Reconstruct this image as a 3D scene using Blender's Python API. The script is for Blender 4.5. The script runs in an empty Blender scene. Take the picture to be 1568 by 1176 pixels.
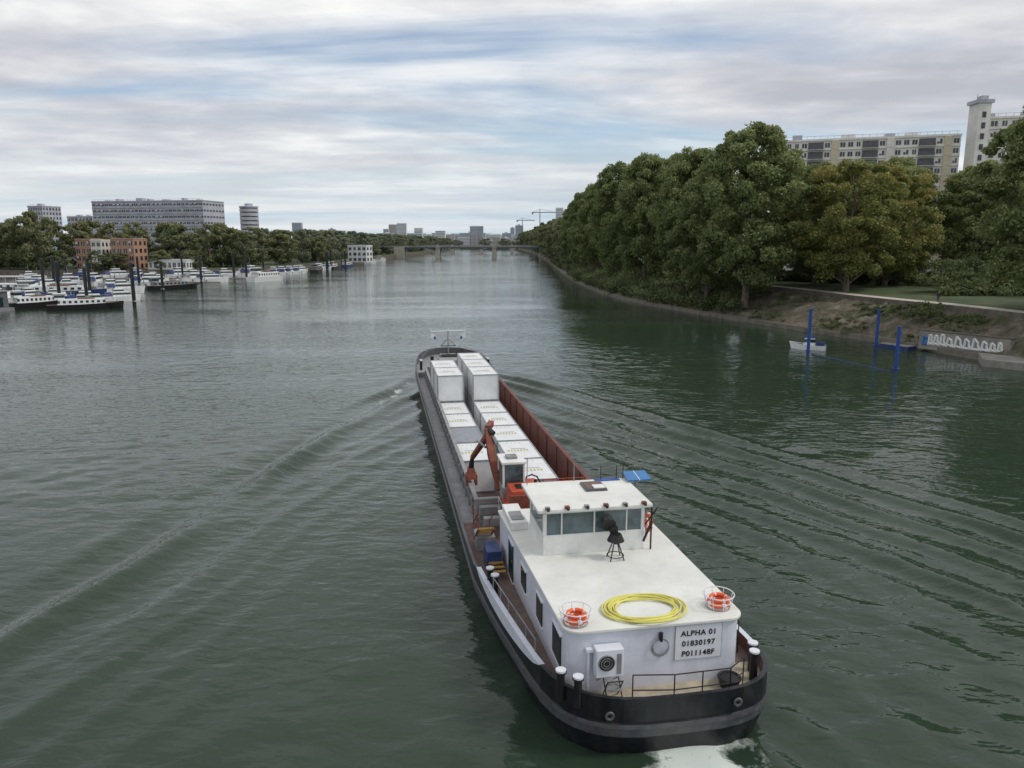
import bpy, math, random
import numpy as np
from mathutils import Vector, Matrix
random.seed(7)
SC=bpy.context.scene
COL=SC.collection
R=math.radians
# ------------------------------------------------------------------ materials
def mat(name,col,rough=.6,metal=0.,var=.12,vs=2.,bump=0.,bs=8.,col2=None,spec=None,dirt=0.):
    m=bpy.data.materials.new(name); m.use_nodes=True
    nt=m.node_tree; N=nt.nodes; Lk=nt.links
    b=N['Principled BSDF']; b.inputs['Roughness'].default_value=rough; b.inputs['Metallic'].default_value=metal
    if spec is not None: b.inputs['Specular IOR Level'].default_value=spec
    tc=N.new('ShaderNodeTexCoord')
    n=N.new('ShaderNodeTexNoise'); n.inputs['Scale'].default_value=vs; n.inputs['Detail'].default_value=6; n.inputs['Roughness'].default_value=.62
    Lk.new(tc.outputs['Object'],n.inputs['Vector'])
    cr=N.new('ShaderNodeValToRGB')
    c2=col2 if col2 else tuple(max(0,c*(1-var*2.2)) for c in col)
    c1=col if col2 else tuple(min(1,c*(1+var*.5)) for c in col)
    cr.color_ramp.elements[0].position=.33; cr.color_ramp.elements[0].color=(*c2,1)
    cr.color_ramp.elements[1].position=.66; cr.color_ramp.elements[1].color=(*c1,1)
    Lk.new(n.outputs['Fac'],cr.inputs['Fac'])
    out=cr.outputs['Color']
    if dirt>0:
        n2=N.new('ShaderNodeTexNoise'); n2.inputs['Scale'].default_value=1.3; n2.inputs['Detail'].default_value=9; n2.inputs['Roughness'].default_value=.75
        mp=N.new('ShaderNodeMapping'); mp.inputs['Scale'].default_value=(1.6,1.6,.35)
        Lk.new(tc.outputs['Object'],mp.inputs['Vector']); Lk.new(mp.outputs['Vector'],n2.inputs['Vector'])
        r2=N.new('ShaderNodeValToRGB'); r2.color_ramp.elements[0].position=.5; r2.color_ramp.elements[0].color=(0,0,0,1)
        r2.color_ramp.elements[1].position=.72; r2.color_ramp.elements[1].color=(dirt,dirt,dirt,1)
        Lk.new(n2.outputs['Fac'],r2.inputs['Fac'])
        mx=N.new('ShaderNodeMixRGB'); mx.inputs['Color2'].default_value=(.16,.12,.09,1)
        Lk.new(r2.outputs['Color'],mx.inputs['Fac']); Lk.new(out,mx.inputs['Color1']); out=mx.outputs['Color']
    Lk.new(out,b.inputs['Base Color'])
    if bump>0:
        n3=N.new('ShaderNodeTexNoise'); n3.inputs['Scale'].default_value=bs; n3.inputs['Detail'].default_value=5
        Lk.new(tc.outputs['Object'],n3.inputs['Vector'])
        bp=N.new('ShaderNodeBump'); bp.inputs['Strength'].default_value=bump; bp.inputs['Distance'].default_value=.2
        Lk.new(n3.outputs['Fac'],bp.inputs['Height']); Lk.new(bp.outputs['Normal'],b.inputs['Normal'])
    return m
M={}
M['white']=mat('white_paint',(.78,.79,.77),.45,var=.06,vs=1.2,dirt=.16)
M['roof']=mat('roof_paint',(.76,.77,.73),.55,var=.06,vs=.7,dirt=.13)
M['lav']=mat('wall_paint',(.68,.71,.80),.4,var=.05,vs=.8,dirt=.22)
M['navy']=mat('hull_black',(.012,.014,.02),.35,var=.3,vs=1.5,dirt=.12)
M['stripe']=mat('hull_grey',(.10,.105,.12),.45,var=.2,dirt=.5)
M['red']=mat('hold_red_oxide',(.19,.055,.04),.65,col2=(.10,.04,.03),vs=1.1,bump=.1)
M['deck']=mat('deck_paint',(.19,.12,.10),.75,col2=(.10,.08,.075),vs=2.5,bump=.15)
M['greyp']=mat('grey_paint',(.30,.31,.32),.5,col2=(.18,.18,.185),vs=1.4,dirt=.4)
M['beige']=mat('beige_deck',(.45,.39,.29),.7,var=.15)
M['cont']=mat('container_white',(.76,.78,.79),.5,var=.05,vs=.9,dirt=.2)
M['contgrey']=mat('container_grey',(.27,.29,.33),.5,var=.08)
M['frame']=mat('container_frame',(.33,.35,.37),.5,var=.2)
M['yellow']=mat('yellow_label',(.62,.56,.12),.5,var=.3,vs=9)
M['hose']=mat('yellow_hose',(.72,.68,.16),.45,var=.08)
M['glass']=mat('dark_glass',(.02,.045,.05),.06,var=.2)
M['wglass']=mat('bridge_glass',(.13,.19,.21),.04,var=.3,vs=1.)
M['black']=mat('black_metal',(.015,.015,.017),.45,var=.3)
M['steel']=mat('galvanised_steel',(.35,.36,.37),.4,.6,var=.15)
M['orange']=mat('orange_paint',(.52,.085,.03),.5,col2=(.34,.05,.025),vs=3)
M['rust']=mat('rusty_boom',(.28,.07,.035),.6,col2=(.12,.04,.03),vs=4)
M['ring']=mat('lifebuoy_orange',(.80,.13,.03),.45,var=.06)
M['blue']=mat('blue_paint',(.02,.08,.34),.5,var=.2)
M['solar']=mat('solar_blue',(.03,.19,.48),.15,var=.1,vs=4)
M['stairs']=mat('stair_yellow',(.38,.22,.05),.6,var=.2)
M['text']=mat('lettering_black',(.012,.012,.014),.5)
M['sign']=mat('sign_white',(.74,.76,.82),.35,var=.03)
M['bark']=mat('bark',(.17,.145,.11),.9,col2=(.075,.065,.05),vs=1.4,bump=.4,bs=5)
M['concrete']=mat('concrete',(.33,.32,.29),.85,col2=(.2,.19,.17),vs=.6,bump=.2,bs=4,dirt=.4)
M['quay']=mat('quay_stone',(.17,.15,.12),.9,col2=(.08,.075,.06),vs=.8,bump=.4,bs=3)
M['parapet']=mat('parapet_stone',(.13,.115,.09),.9,col2=(.06,.055,.045),vs=.5,bump=.4,bs=3)
M['path']=mat('gravel_path',(.54,.49,.41),.9,col2=(.46,.41,.34),vs=.8,bump=.1)
M['asph']=mat('asphalt',(.07,.07,.07),.85,var=.2)
M['bwhite']=mat('facade_white',(.76,.74,.69),.75,var=.07,vs=.3,dirt=.12)
M['bcream']=mat('facade_cream',(.62,.55,.40),.75,var=.08,vs=.3)
M['bgrey']=mat('facade_grey',(.46,.47,.53),.7,var=.1,vs=.2)
M['bdark']=mat('facade_slate',(.13,.135,.15),.7,var=.2)
M['borange']=mat('facade_terracotta',(.47,.27,.19),.75,var=.12)
M['bwin']=mat('window_glass',(.06,.075,.09),.12,var=.5,vs=.25)
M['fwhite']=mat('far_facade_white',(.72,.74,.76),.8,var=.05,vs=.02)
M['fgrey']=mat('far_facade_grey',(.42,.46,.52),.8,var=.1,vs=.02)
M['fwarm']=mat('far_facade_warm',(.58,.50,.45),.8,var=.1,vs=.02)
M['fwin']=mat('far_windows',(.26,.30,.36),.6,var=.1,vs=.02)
M['boatw']=mat('gelcoat_white',(.80,.82,.83),.3,var=.05)
M['boatb']=mat('boat_blue',(.03,.06,.20),.35,var=.2)
M['boatr']=mat('boat_red',(.30,.035,.03),.4,var=.2)
M['boatk']=mat('boat_black',(.02,.02,.022),.4,var=.3)
M['wood']=mat('varnished_wood',(.25,.12,.05),.5,var=.3)
M['girder']=mat('bridge_steel_green',(.08,.13,.16),.6,var=.2)
M['stone']=mat('bridge_stone',(.44,.42,.36),.85,var=.15,vs=.5)
M['skin']=mat('skin',(.5,.32,.24),.6,var=.05)
M['cloth']=mat('dark_clothes',(.03,.035,.06),.8,var=.2)
M['hair']=mat('hair',(.03,.02,.015),.7)

def leafmat(name,cols,tr=.3):
    m=bpy.data.materials.new(name); m.use_nodes=True; nt=m.node_tree; N=nt.nodes; Lk=nt.links
    b=N['Principled BSDF']; b.inputs['Roughness'].default_value=.6; b.inputs['Specular IOR Level'].default_value=.3
    at=N.new('ShaderNodeAttribute'); at.attribute_name='tint'
    cr=N.new('ShaderNodeValToRGB'); e=cr.color_ramp.elements
    e[0].position=0; e[0].color=(*cols[0],1); e[1].position=1; e[1].color=(*cols[-1],1)
    for i,c in enumerate(cols[1:-1]):
        k=e.new((i+1)/(len(cols)-1)); k.color=(*c,1)
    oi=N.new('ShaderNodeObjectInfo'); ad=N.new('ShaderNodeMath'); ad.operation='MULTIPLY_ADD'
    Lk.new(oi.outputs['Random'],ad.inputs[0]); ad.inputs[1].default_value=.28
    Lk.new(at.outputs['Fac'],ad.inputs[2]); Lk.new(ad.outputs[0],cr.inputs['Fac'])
    Lk.new(cr.outputs['Color'],b.inputs['Base Color'])
    t=N.new('ShaderNodeBsdfTranslucent'); Lk.new(cr.outputs['Color'],t.inputs['Color'])
    ms=N.new('ShaderNodeMixShader'); ms.inputs[0].default_value=tr
    Lk.new(b.outputs[0],ms.inputs[1]); Lk.new(t.outputs[0],ms.inputs[2]); Lk.new(ms.outputs[0],N['Material Output'].inputs['Surface'])
    return m
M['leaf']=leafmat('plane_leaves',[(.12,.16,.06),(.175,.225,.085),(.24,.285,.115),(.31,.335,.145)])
M['leafy']=leafmat('autumn_leaves',[(.14,.165,.055),(.20,.225,.07),(.28,.28,.09),(.36,.32,.11)])
M['leafd']=leafmat('shrub_leaves',[(.055,.08,.035),(.08,.11,.045),(.12,.155,.065),(.17,.205,.085)])
M['leaff']=leafmat('far_leaves',[(.12,.15,.08),(.165,.195,.10),(.215,.235,.115),(.27,.26,.13)])
M['leafh']=leafmat('hazy_leaves',[(.17,.21,.15),(.21,.25,.17),(.25,.28,.18),(.30,.30,.20)])  # paler, greyer leaf colours: distance haze painted into the foliage

# ------------------------------------------------------------------ mesh builder
class MB:
    def __init__(s): s.v=[];s.f=[];s.m=[];s.mats=[]
    def mi(s,k):
        if k not in s.mats: s.mats.append(k)
        return s.mats.index(k)
    def face(s,pts,k):
        i=len(s.v); s.v+= [tuple(p) for p in pts]; s.f.append(tuple(range(i,i+len(pts)))); s.m.append(s.mi(k))
    def box(s,c,d,k,rz=0.,rx=0.,taper=1.,ty=None):
        ty=taper if ty is None else ty
        hx,hy,hz=d[0]/2,d[1]/2,d[2]/2
        P=[(-hx,-hy,-hz),(hx,-hy,-hz),(hx,hy,-hz),(-hx,hy,-hz),(-hx*taper,-hy*ty,hz),(hx*taper,-hy*ty,hz),(hx*taper,hy*ty,hz),(-hx*taper,hy*ty,hz)]
        Mx=Matrix.Rotation(rz,3,'Z')@Matrix.Rotation(rx,3,'X')
        i=len(s.v)
        for p in P:
            q=Mx@Vector(p); s.v.append((q.x+c[0],q.y+c[1],q.z+c[2]))
        for f in [(0,3,2,1),(4,5,6,7),(0,1,5,4),(1,2,6,5),(2,3,7,6),(3,0,4,7)]:
            s.f.append(tuple(i+j for j in f)); s.m.append(s.mi(k))
    def b2(s,a,b,k): s.box([(a[i]+b[i])/2 for i in range(3)],[abs(b[i]-a[i]) for i in range(3)],k)
    def cyl(s,p0,p1,r0,k,r1=None,n=10,cap=True):
        r1=r0 if r1 is None else r1
        a=Vector(p0);b=Vector(p1);d=(b-a)
        if d.length<1e-6:return
        d.normalize(); u=d.orthogonal().normalized(); w=d.cross(u)
        i=len(s.v)
        for (c,r) in ((a,r0),(b,r1)):
            for j in range(n):
                t=2*math.pi*j/n; q=c+u*(math.cos(t)*r)+w*(math.sin(t)*r); s.v.append(tuple(q))
        mk=s.mi(k)
        for j in range(n):
            s.f.append((i+j,i+(j+1)%n,i+n+(j+1)%n,i+n+j)); s.m.append(mk)
        if cap:
            s.f.append(tuple(i+n-1-j for j in range(n))); s.m.append(mk)
            s.f.append(tuple(i+n+j for j in range(n))); s.m.append(mk)
    def path(s,pts,r,k,n=6):
        for a,b in zip(pts[:-1],pts[1:]): s.cyl(a,b,r,k,n=n)
    def torus(s,c,Rr,r,k,ax='Z',n=28,m=8,arc=None,kf=None):
        i=len(s.v)
        for a in range(n):
            t=2*math.pi*a/n
            for b in range(m):
                p=2*math.pi*b/m
                x=(Rr+r*math.cos(p))*math.cos(t); y=(Rr+r*math.cos(p))*math.sin(t); z=r*math.sin(p)
                if ax=='Z': q=(x,y,z)
                elif ax=='Y': q=(x,z,y)
                else: q=(z,x,y)
                s.v.append((c[0]+q[0],c[1]+q[1],c[2]+q[2]))
        for a in range(n):
            kk=kf(a/n) if kf else k
            for b in range(m):
                s.f.append((i+a*m+b,i+((a+1)%n)*m+b,i+((a+1)%n)*m+(b+1)%m,i+a*m+(b+1)%m)); s.m.append(s.mi(kk))
    def prism(s,pts,z0,z1,k,ktop=None):
        n=len(pts); i=len(s.v)
        s.v+=[(p[0],p[1],z0) for p in pts]+[(p[0],p[1],z1) for p in pts]
        for j in range(n):
            s.f.append((i+j,i+(j+1)%n,i+n+(j+1)%n,i+n+j)); s.m.append(s.mi(k))
        s.f.append(tuple(i+n+j for j in range(n))); s.m.append(s.mi(ktop or k))
        s.f.append(tuple(i+n-1-j for j in range(n))); s.m.append(s.mi(k))
    def mesh(s,name,smooth=False):
        me=bpy.data.meshes.new(name); me.from_pydata(s.v,[],s.f)
        for k in s.mats: me.materials.append(M[k])
        me.polygons.foreach_set('material_index',s.m)
        if smooth:
            me.polygons.foreach_set('use_smooth',[True]*len(s.f))
        me.update(); return me
    def obj(s,name,parent=None,loc=None,rz=0.,bevel=0.,smooth=False):
        o=bpy.data.objects.new(name,s.mesh(name,smooth)); COL.objects.link(o)
        if parent is not None: o.parent=parent
        if loc is not None: o.location=loc
        o.rotation_euler=(0,0,rz)
        if bevel>0:
            b=o.modifiers.new('bevel','BEVEL'); b.width=bevel; b.segments=2; b.limit_method='ANGLE'
        return o
def empty(name,loc=(0,0,0),rz=0.):
    o=bpy.data.objects.new(name,None); COL.objects.link(o); o.location=loc; o.rotation_euler=(0,0,rz); o.empty_display_size=.5; return o
def link(name,me,loc,rz=0,sc=(1,1,1),parent=None):
    o=bpy.data.objects.new(name,me); COL.objects.link(o); o.location=loc; o.rotation_euler=(0,0,rz); o.scale=sc
    if parent: o.parent=parent
    return o
def arr_mesh(name,V,F,mats,midx=None,tint=None,foam=None,smooth=False):
    me=bpy.data.meshes.new(name)
    V=np.asarray(V,dtype=np.float32); F=np.asarray(F,dtype=np.int32)
    me.vertices.add(len(V)); me.vertices.foreach_set('co',V.ravel())
    me.loops.add(F.size); me.loops.foreach_set('vertex_index',F.ravel())
    me.polygons.add(len(F)); me.polygons.foreach_set('loop_start',np.arange(0,F.size,F.shape[1],dtype=np.int32))
    try: me.polygons.foreach_set('loop_total',np.full(len(F),F.shape[1],dtype=np.int32))
    except Exception: pass
    for k in mats: me.materials.append(M[k])
    if midx is not None: me.polygons.foreach_set('material_index',np.asarray(midx,dtype=np.int32))
    if smooth: me.polygons.foreach_set('use_smooth',np.ones(len(F),dtype=bool))
    me.update(calc_edges=True)
    for nm,a in (('tint',tint),('foam',foam)):
        if a is not None:
            at=me.attributes.new(nm,'FLOAT','POINT'); at.data.foreach_set('value',np.asarray(a,dtype=np.float32))
    me.validate()
    return me

# ------------------------------------------------------------------ camera
cam=bpy.data.cameras.new('camera'); co=bpy.data.objects.new('camera',cam); COL.objects.link(co)
co.location=(0,0,16); co.rotation_euler=(R(90-10.7),0,0)
cam.sensor_width=36; cam.lens=36*1160/1568; cam.clip_end=20000; cam.clip_start=.1
SC.camera=co
# ------------------------------------------------------------------ world
SUN_AZ=98; SUN_EL=48     # degrees clockwise from +Y
w=bpy.data.worlds.new("World"); SC.world=w; w.use_nodes=True
nt=w.node_tree; N=nt.nodes; Lk=nt.links
for n in list(N): N.remove(n)
def nd(t,**k):
    n=N.new(t)
    for a,b in k.items(): setattr(n,a,b)
    return n
def mth(op,a,b=None,cl=False):
    n=nd('ShaderNodeMath',operation=op); n.use_clamp=cl
    for i,x in enumerate((a,b)):
        if x is None: continue
        if isinstance(x,(int,float)): n.inputs[i].default_value=x
        else: Lk.new(x,n.inputs[i])
    return n.outputs[0]
out=nd('ShaderNodeOutputWorld')
sky=nd('ShaderNodeTexSky',sky_type='NISHITA'); sky.sun_disc=False; sky.sun_elevation=R(SUN_EL); sky.sun_rotation=R(SUN_AZ); sky.dust_density=.4; sky.air_density=1.0; sky.ozone_density=2.
bg1=nd('ShaderNodeBackground'); bg1.inputs['Strength'].default_value=.12; Lk.new(sky.outputs[0],bg1.inputs['Color'])
tc=nd('ShaderNodeTexCoord'); sp=nd('ShaderNodeSeparateXYZ'); Lk.new(tc.outputs['Generated'],sp.inputs[0])
z=mth('MAXIMUM',sp.outputs['Z'],0.); zc=mth('ADD',z,.06)
px=mth('DIVIDE',sp.outputs['X'],zc); py=mth('DIVIDE',sp.outputs['Y'],zc)
cb=nd('ShaderNodeCombineXYZ'); Lk.new(px,cb.inputs[0]); Lk.new(py,cb.inputs[1])
def cloudnoise(scale,loc,stretch,det=8,ro=.55,dist=.4,rot=0):
    mp=nd('ShaderNodeMapping'); mp.inputs['Location'].default_value=loc; mp.inputs['Scale'].default_value=(stretch,1,1); mp.inputs['Rotation'].default_value=(0,0,rot)
    Lk.new(cb.outputs[0],mp.inputs['Vector'])
    n=nd('ShaderNodeTexNoise'); n.inputs['Scale'].default_value=scale; n.inputs['Detail'].default_value=det; n.inputs['Roughness'].default_value=ro; n.inputs['Distortion'].default_value=dist
    Lk.new(mp.outputs[0],n.inputs['Vector']); return n.outputs['Fac']
def ramp(f,stops):
    r=nd('ShaderNodeValToRGB'); e=r.color_ramp.elements
    e[0].position,e[0].color=stops[0][0],(*stops[0][1],1); e[1].position,e[1].color=stops[-1][0],(*stops[-1][1],1)
    for p,c in stops[1:-1]:
        k=e.new(p); k.color=(*c,1)
    Lk.new(f,r.inputs['Fac']); return r.outputs['Color']
n1=cloudnoise(.62,(3.1,1.7,0),.62,6,.52,.2,.15)
n2=cloudnoise(2.1,(7.3,2.2,0),.85,5,.55,.2,.1)
nb=mth('ADD',mth('MULTIPLY',n1,.7),mth('MULTIPLY',n2,.3))
ccol=ramp(nb,[(.37,(.50,.52,.57)),(.45,(.62,.63,.68)),(.52,(.77,.78,.80)),(.59,(.98,.98,.97))])
n3=cloudnoise(.50,(11.3,2.2,0),.42,6,.55,.4,.1)
cov=ramp(n3,[(.34,(.2,)*3),(.42,(.7,)*3),(.49,(1,)*3)])
hz=ramp(z,[(0.,(.95,)*3),(.04,(.75,)*3),(.10,(.3,)*3),(.16,(0,)*3)])
n4=cloudnoise(.30,(1.1,3.2,0),.25,5,.5,.2,.0)
hcol=ramp(n4,[(.40,(.52,.66,.76)),(.52,(.68,.75,.80)),(.62,(.87,.89,.90))])
mx=nd('ShaderNodeMixRGB'); Lk.new(hcol,mx.inputs['Color2']); Lk.new(hz,mx.inputs['Fac']); Lk.new(ccol,mx.inputs['Color1'])
bg2=nd('ShaderNodeBackground'); bg2.inputs['Strength'].default_value=1.; Lk.new(mx.outputs[0],bg2.inputs['Color'])
covh=mth('MAXIMUM',cov,mth('MULTIPLY',hz,1.3),True)
ms=nd('ShaderNodeMixShader'); Lk.new(covh,ms.inputs[0]); Lk.new(bg1.outputs[0],ms.inputs[1]); Lk.new(bg2.outputs[0],ms.inputs[2]); Lk.new(ms.outputs[0],out.inputs['Surface'])
sl=bpy.data.lights.new('sun','SUN'); sl.energy=1.5; sl.angle=R(12); sl.color=(1,.95,.87)
so=bpy.data.objects.new('sun',sl); COL.objects.link(so)
d=Vector((math.sin(R(SUN_AZ))*math.cos(R(SUN_EL)),math.cos(R(SUN_AZ))*math.cos(R(SUN_EL)),math.sin(R(SUN_EL))))
so.rotation_euler=d.to_track_quat('Z','Y').to_euler(); so.location=(60,60,80)
SC.view_settings.view_transform='Standard'; SC.view_settings.look='None'; SC.view_settings.exposure=0

# ------------------------------------------------------------------ water
BX,BY,BR=4.42,21.45,R(9.95)
def to_barge(x,y):
    dx,dy=x-BX,y-BY
    return dx*math.cos(BR)+dy*math.sin(BR), -dx*math.sin(BR)+dy*math.cos(BR)
st=.25
xs=np.concatenate([[-6000,-2500,-1000,-400,-200,-120,-80,-60],np.arange(-50,66,st),[69,75,95,140,250,500,1200,3000,6000]])
ys=np.concatenate([[-200,-50,-10],np.arange(2,140,st),[141,144,150,160,180,220,300,450,700,1200,2500,6000,9000]])
X,Y=np.meshgrid(xs,ys)
xb,yb=to_barge(X,Y); a=72.5-yb
def wob(X,Y,sc,seed,n=7):
    r=np.random.default_rng(seed); o=np.zeros_like(X)
    for i in range(n):
        th=r.uniform(0,2*np.pi); k=sc*r.uniform(.5,1.8); o+=np.sin(k*(X*np.cos(th)+Y*np.sin(th))+r.uniform(0,6.28))
    return o/math.sqrt(n)
def train(a,b,beta,lam,arm,off,inner,outer,amp,L,seed=5,warp=.9):
    s=b-(a*math.tan(R(arm))+off)
    k=2*np.pi/lam
    ph=k*(b*math.cos(R(beta))-a*math.sin(R(beta)))+wob(X,Y,.11,seed)*warp+wob(X,Y,.35,seed+1)*.35*warp
    env=np.where(s>0,np.exp(-(s/outer)**2),np.exp(-(np.abs(s)/inner)**1.3))
    env=env*np.clip(a/6,0,1)*np.exp(-np.maximum(a,0)/L)*np.clip(1+.6*wob(X,Y,.28,seed+4),.15,2)
    c=np.cos(ph); return amp*env*(c+.3*np.cos(2*ph))
Z=np.zeros_like(X)
b=np.abs(xb)
right=(xb>0)
ZR=train(a,b,21,2.9,20.4,4.6,10,2.4,.24,160,5,1.7)+train(a-10,b,28,2.1,19,1,9,3,.07,130,15,1.8)+train(a-20,b,14,3.6,23,0,9,3,.08,150,25,1.6)+train(a-64,b-2,24,2.2,18,0,7,2,.07,60,35)
ZL=train(a,b,20.5,4.4,20.2,2.2,4.2,1.8,.32,170,45,1.0)+train(a-8,b,28,2.3,19,0,6,2.5,.05,100,55,1.6)+train(a-64,b-2,24,2.4,18,0,7,1.5,.05,60,65)
Z+=np.where(right,ZR,ZL)
gust=np.clip(1+.7*wob(X,Y,.10,77,8),.3,2.2)
ch=wob(X*.8,Y*1.15,3.0,20,22)*.012*gust+wob(X*.8,Y*1.15,1.7,21,16)*.018*gust+wob(X,Y,.8,22,10)*.016
Z+=ch*np.where(right,1.25,1.0)
fade=np.clip((X+50)/12,0,1)*np.clip((66-X)/8,0,1)*np.clip((138-Y)/40,0,1)*np.clip((Y-2)/3,0,1)
Z*=fade
foam=np.zeros_like(X)
nz=wob(X,Y,2.4,31,12)
g=lambda q,m,s:np.exp(-((q-m)/s)**2)
foam+=np.where((xb<-3.6)&(a>6)&(a<34), g(-xb,4.6+(a-6)*.34,.5+.03*(a-6))*np.exp(-(a-8)/12)*1.25,0)
foam+=np.where((xb>3.6)&(a>6)&(a<30), g(xb,5+(a-6)*.40,.4)*np.exp(-(a-8)/9)*1.1,0)
foam+=np.where((yb<.9), np.exp(-(np.abs(xb-1.3)/2.2)**4)*1.5,0)*np.clip((.9-yb)/1.,0,1)
foam+=np.clip((.35-np.abs(b-4.35))/.35,0,1)*.35*((yb>0)&(yb<66))
Z+=np.where(yb<.2,np.exp(-(np.abs(xb-1.3)/2.6)**4)*(.12*nz+.16),0)*fade
foam=np.clip(foam*(1+.45*nz),0,1.5)
nx,ny=len(xs),len(ys)
idx=np.arange(nx*ny).reshape(ny,nx)
F=np.stack([idx[:-1,:-1],idx[:-1,1:],idx[1:,1:],idx[1:,:-1]],-1).reshape(-1,4)
wm=bpy.data.materials.new('river_water'); wm.use_nodes=True; nt=wm.node_tree; N=nt.nodes; Lk=nt.links
b_=N['Principled BSDF']; b_.inputs['Base Color'].default_value=(.026,.046,.029,1); b_.inputs['Roughness'].default_value=.035; b_.inputs['IOR'].default_value=1.33
tc=N.new('ShaderNodeTexCoord')
def bn(scale,sx,sy,det,rot=0,dist=0.,ro=.5):
    mp=N.new('ShaderNodeMapping'); mp.inputs['Scale'].default_value=(sx,sy,1); mp.inputs['Rotation'].default_value=(0,0,rot); Lk.new(tc.outputs['Object'],mp.inputs['Vector'])
    n=N.new('ShaderNodeTexNoise'); n.inputs['Scale'].default_value=scale; n.inputs['Detail'].default_value=det; n.inputs['Distortion'].default_value=dist; n.inputs['Roughness'].default_value=ro
    Lk.new(mp.outputs[0],n.inputs['Vector']); return n.outputs['Fac']
w1=bn(1.5,.55,1.0,2.5,.25,.3,.5); w2=bn(.30,.55,1,3,-.2,.2); w3=bn(.03,.5,1.4,3,.1,.6)
bp=N.new('ShaderNodeBump'); bp.inputs['Distance'].default_value=.20
mr=N.new('ShaderNodeMapRange'); mr.inputs['From Min'].default_value=.38; mr.inputs['From Max'].default_value=.64; mr.inputs['To Min'].default_value=.18; mr.inputs['To Max'].default_value=.62
Lk.new(w3,mr.inputs['Value']); Lk.new(mr.outputs[0],bp.inputs['Strength']); Lk.new(w1,bp.inputs['Height'])
bp2=N.new('ShaderNodeBump'); bp2.inputs['Distance'].default_value=.5; bp2.inputs['Strength'].default_value=.12; Lk.new(w2,bp2.inputs['Height']); Lk.new(bp.outputs['Normal'],bp2.inputs['Normal'])
Lk.new(bp2.outputs['Normal'],b_.inputs['Normal'])
fa=N.new('ShaderNodeAttribute'); fa.attribute_name='foam'
fn=bn(2.6,1,1,8,0,.8,.7)
mm=N.new('ShaderNodeMath'); mm.operation='MULTIPLY'; Lk.new(fa.outputs['Fac'],mm.inputs[0]); Lk.new(fn,mm.inputs[1])
fr=N.new('ShaderNodeValToRGB'); fr.color_ramp.elements[0].position=.33; fr.color_ramp.elements[0].color=(0,0,0,1); fr.color_ramp.elements[1].position=.6; Lk.new(mm.outputs[0],fr.inputs['Fac'])
fd=N.new('ShaderNodeBsdfDiffuse'); fd.inputs['Color'].default_value=(.62,.68,.64,1)
ms=N.new('ShaderNodeMixShader'); Lk.new(fr.outputs[0],ms.inputs[0]); Lk.new(b_.outputs[0],ms.inputs[1]); Lk.new(fd.outputs[0],ms.inputs[2]); Lk.new(ms.outputs[0],N['Material Output'].inputs['Surface'])
M['water']=wm
me=arr_mesh('river_water',np.stack([X.ravel(),Y.ravel(),Z.ravel()],1),F,['water'],foam=foam.ravel(),smooth=True)
link('river_water',me,(0,0,0))

# ------------------------------------------------------------------ banks
gm=bpy.data.materials.new('grass_ground'); gm.use_nodes=True; nt=gm.node_tree; N=nt.nodes; Lk=nt.links
tc=N.new('ShaderNodeTexCoord'); n=N.new('ShaderNodeTexNoise'); n.inputs['Scale'].default_value=.12; n.inputs['Detail'].default_value=8; n.inputs['Roughness'].default_value=.7; Lk.new(tc.outputs['Object'],n.inputs['Vector'])
r=N.new('ShaderNodeValToRGB'); e=r.color_ramp.elements; e[0].position=.35;e[0].color=(.03,.05,.02,1);e[1].position=.75;e[1].color=(.12,.11,.06,1);k=e.new(.52);k.color=(.055,.085,.03,1)
Lk.new(n.outputs['Fac'],r.inputs['Fac']); Lk.new(r.outputs[0],N['Principled BSDF'].inputs['Base Color']); N['Principled BSDF'].inputs['Roughness'].default_value=.9
M['grass']=gm
sm=bpy.data.materials.new('embankment_slope'); sm.use_nodes=True; nt=sm.node_tree; N=nt.nodes; Lk=nt.links
tc=N.new('ShaderNodeTexCoord')
n=N.new('ShaderNodeTexNoise'); n.inputs['Scale'].default_value=.35; n.inputs['Detail'].default_value=10; n.inputs['Roughness'].default_value=.72; Lk.new(tc.outputs['Object'],n.inputs['Vector'])
r=N.new('ShaderNodeValToRGB'); e=r.color_ramp.elements; e[0].position=.33;e[0].color=(.03,.045,.02,1);e[1].position=.70;e[1].color=(.28,.25,.205,1)
for p,c in ((.42,(.07,.07,.035)),(.49,(.10,.085,.06)),(.60,(.17,.145,.11))):
    k=e.new(p);k.color=(*c,1)
Lk.new(n.outputs['Fac'],r.inputs['Fac']); Lk.new(r.outputs[0],N['Principled BSDF'].inputs['Base Color']); N['Principled BSDF'].inputs['Roughness'].default_value=.95
v=N.new('ShaderNodeTexVoronoi'); v.inputs['Scale'].default_value=1.1; Lk.new(tc.outputs['Object'],v.inputs['Vector'])
bp=N.new('ShaderNodeBump'); bp.inputs['Strength'].default_value=.8; bp.inputs['Distance'].default_value=.3; Lk.new(v.outputs['Distance'],bp.inputs['Height']); Lk.new(bp.outputs[0],N['Principled BSDF'].inputs['Normal'])
M['slope']=sm
E=[(120,-60),(95,20),(80,60),(66,95),(60,116),(52,136),(43,162),(35,190),(29,222),(26,270),(25,340),(26,450),(28,600),(28,850),(25,1100),(10,1500)]
T=[(140,-60),(114,20),(94,60),(75,97),(70,120),(64.5,140),(57,177),(48,205),(41,235),(37,275),(36,340),(37,450),(39,600),(39,850),(36,1100),(20,1500)]
td=np.linspace(0,len(E)-1,420)
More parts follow.
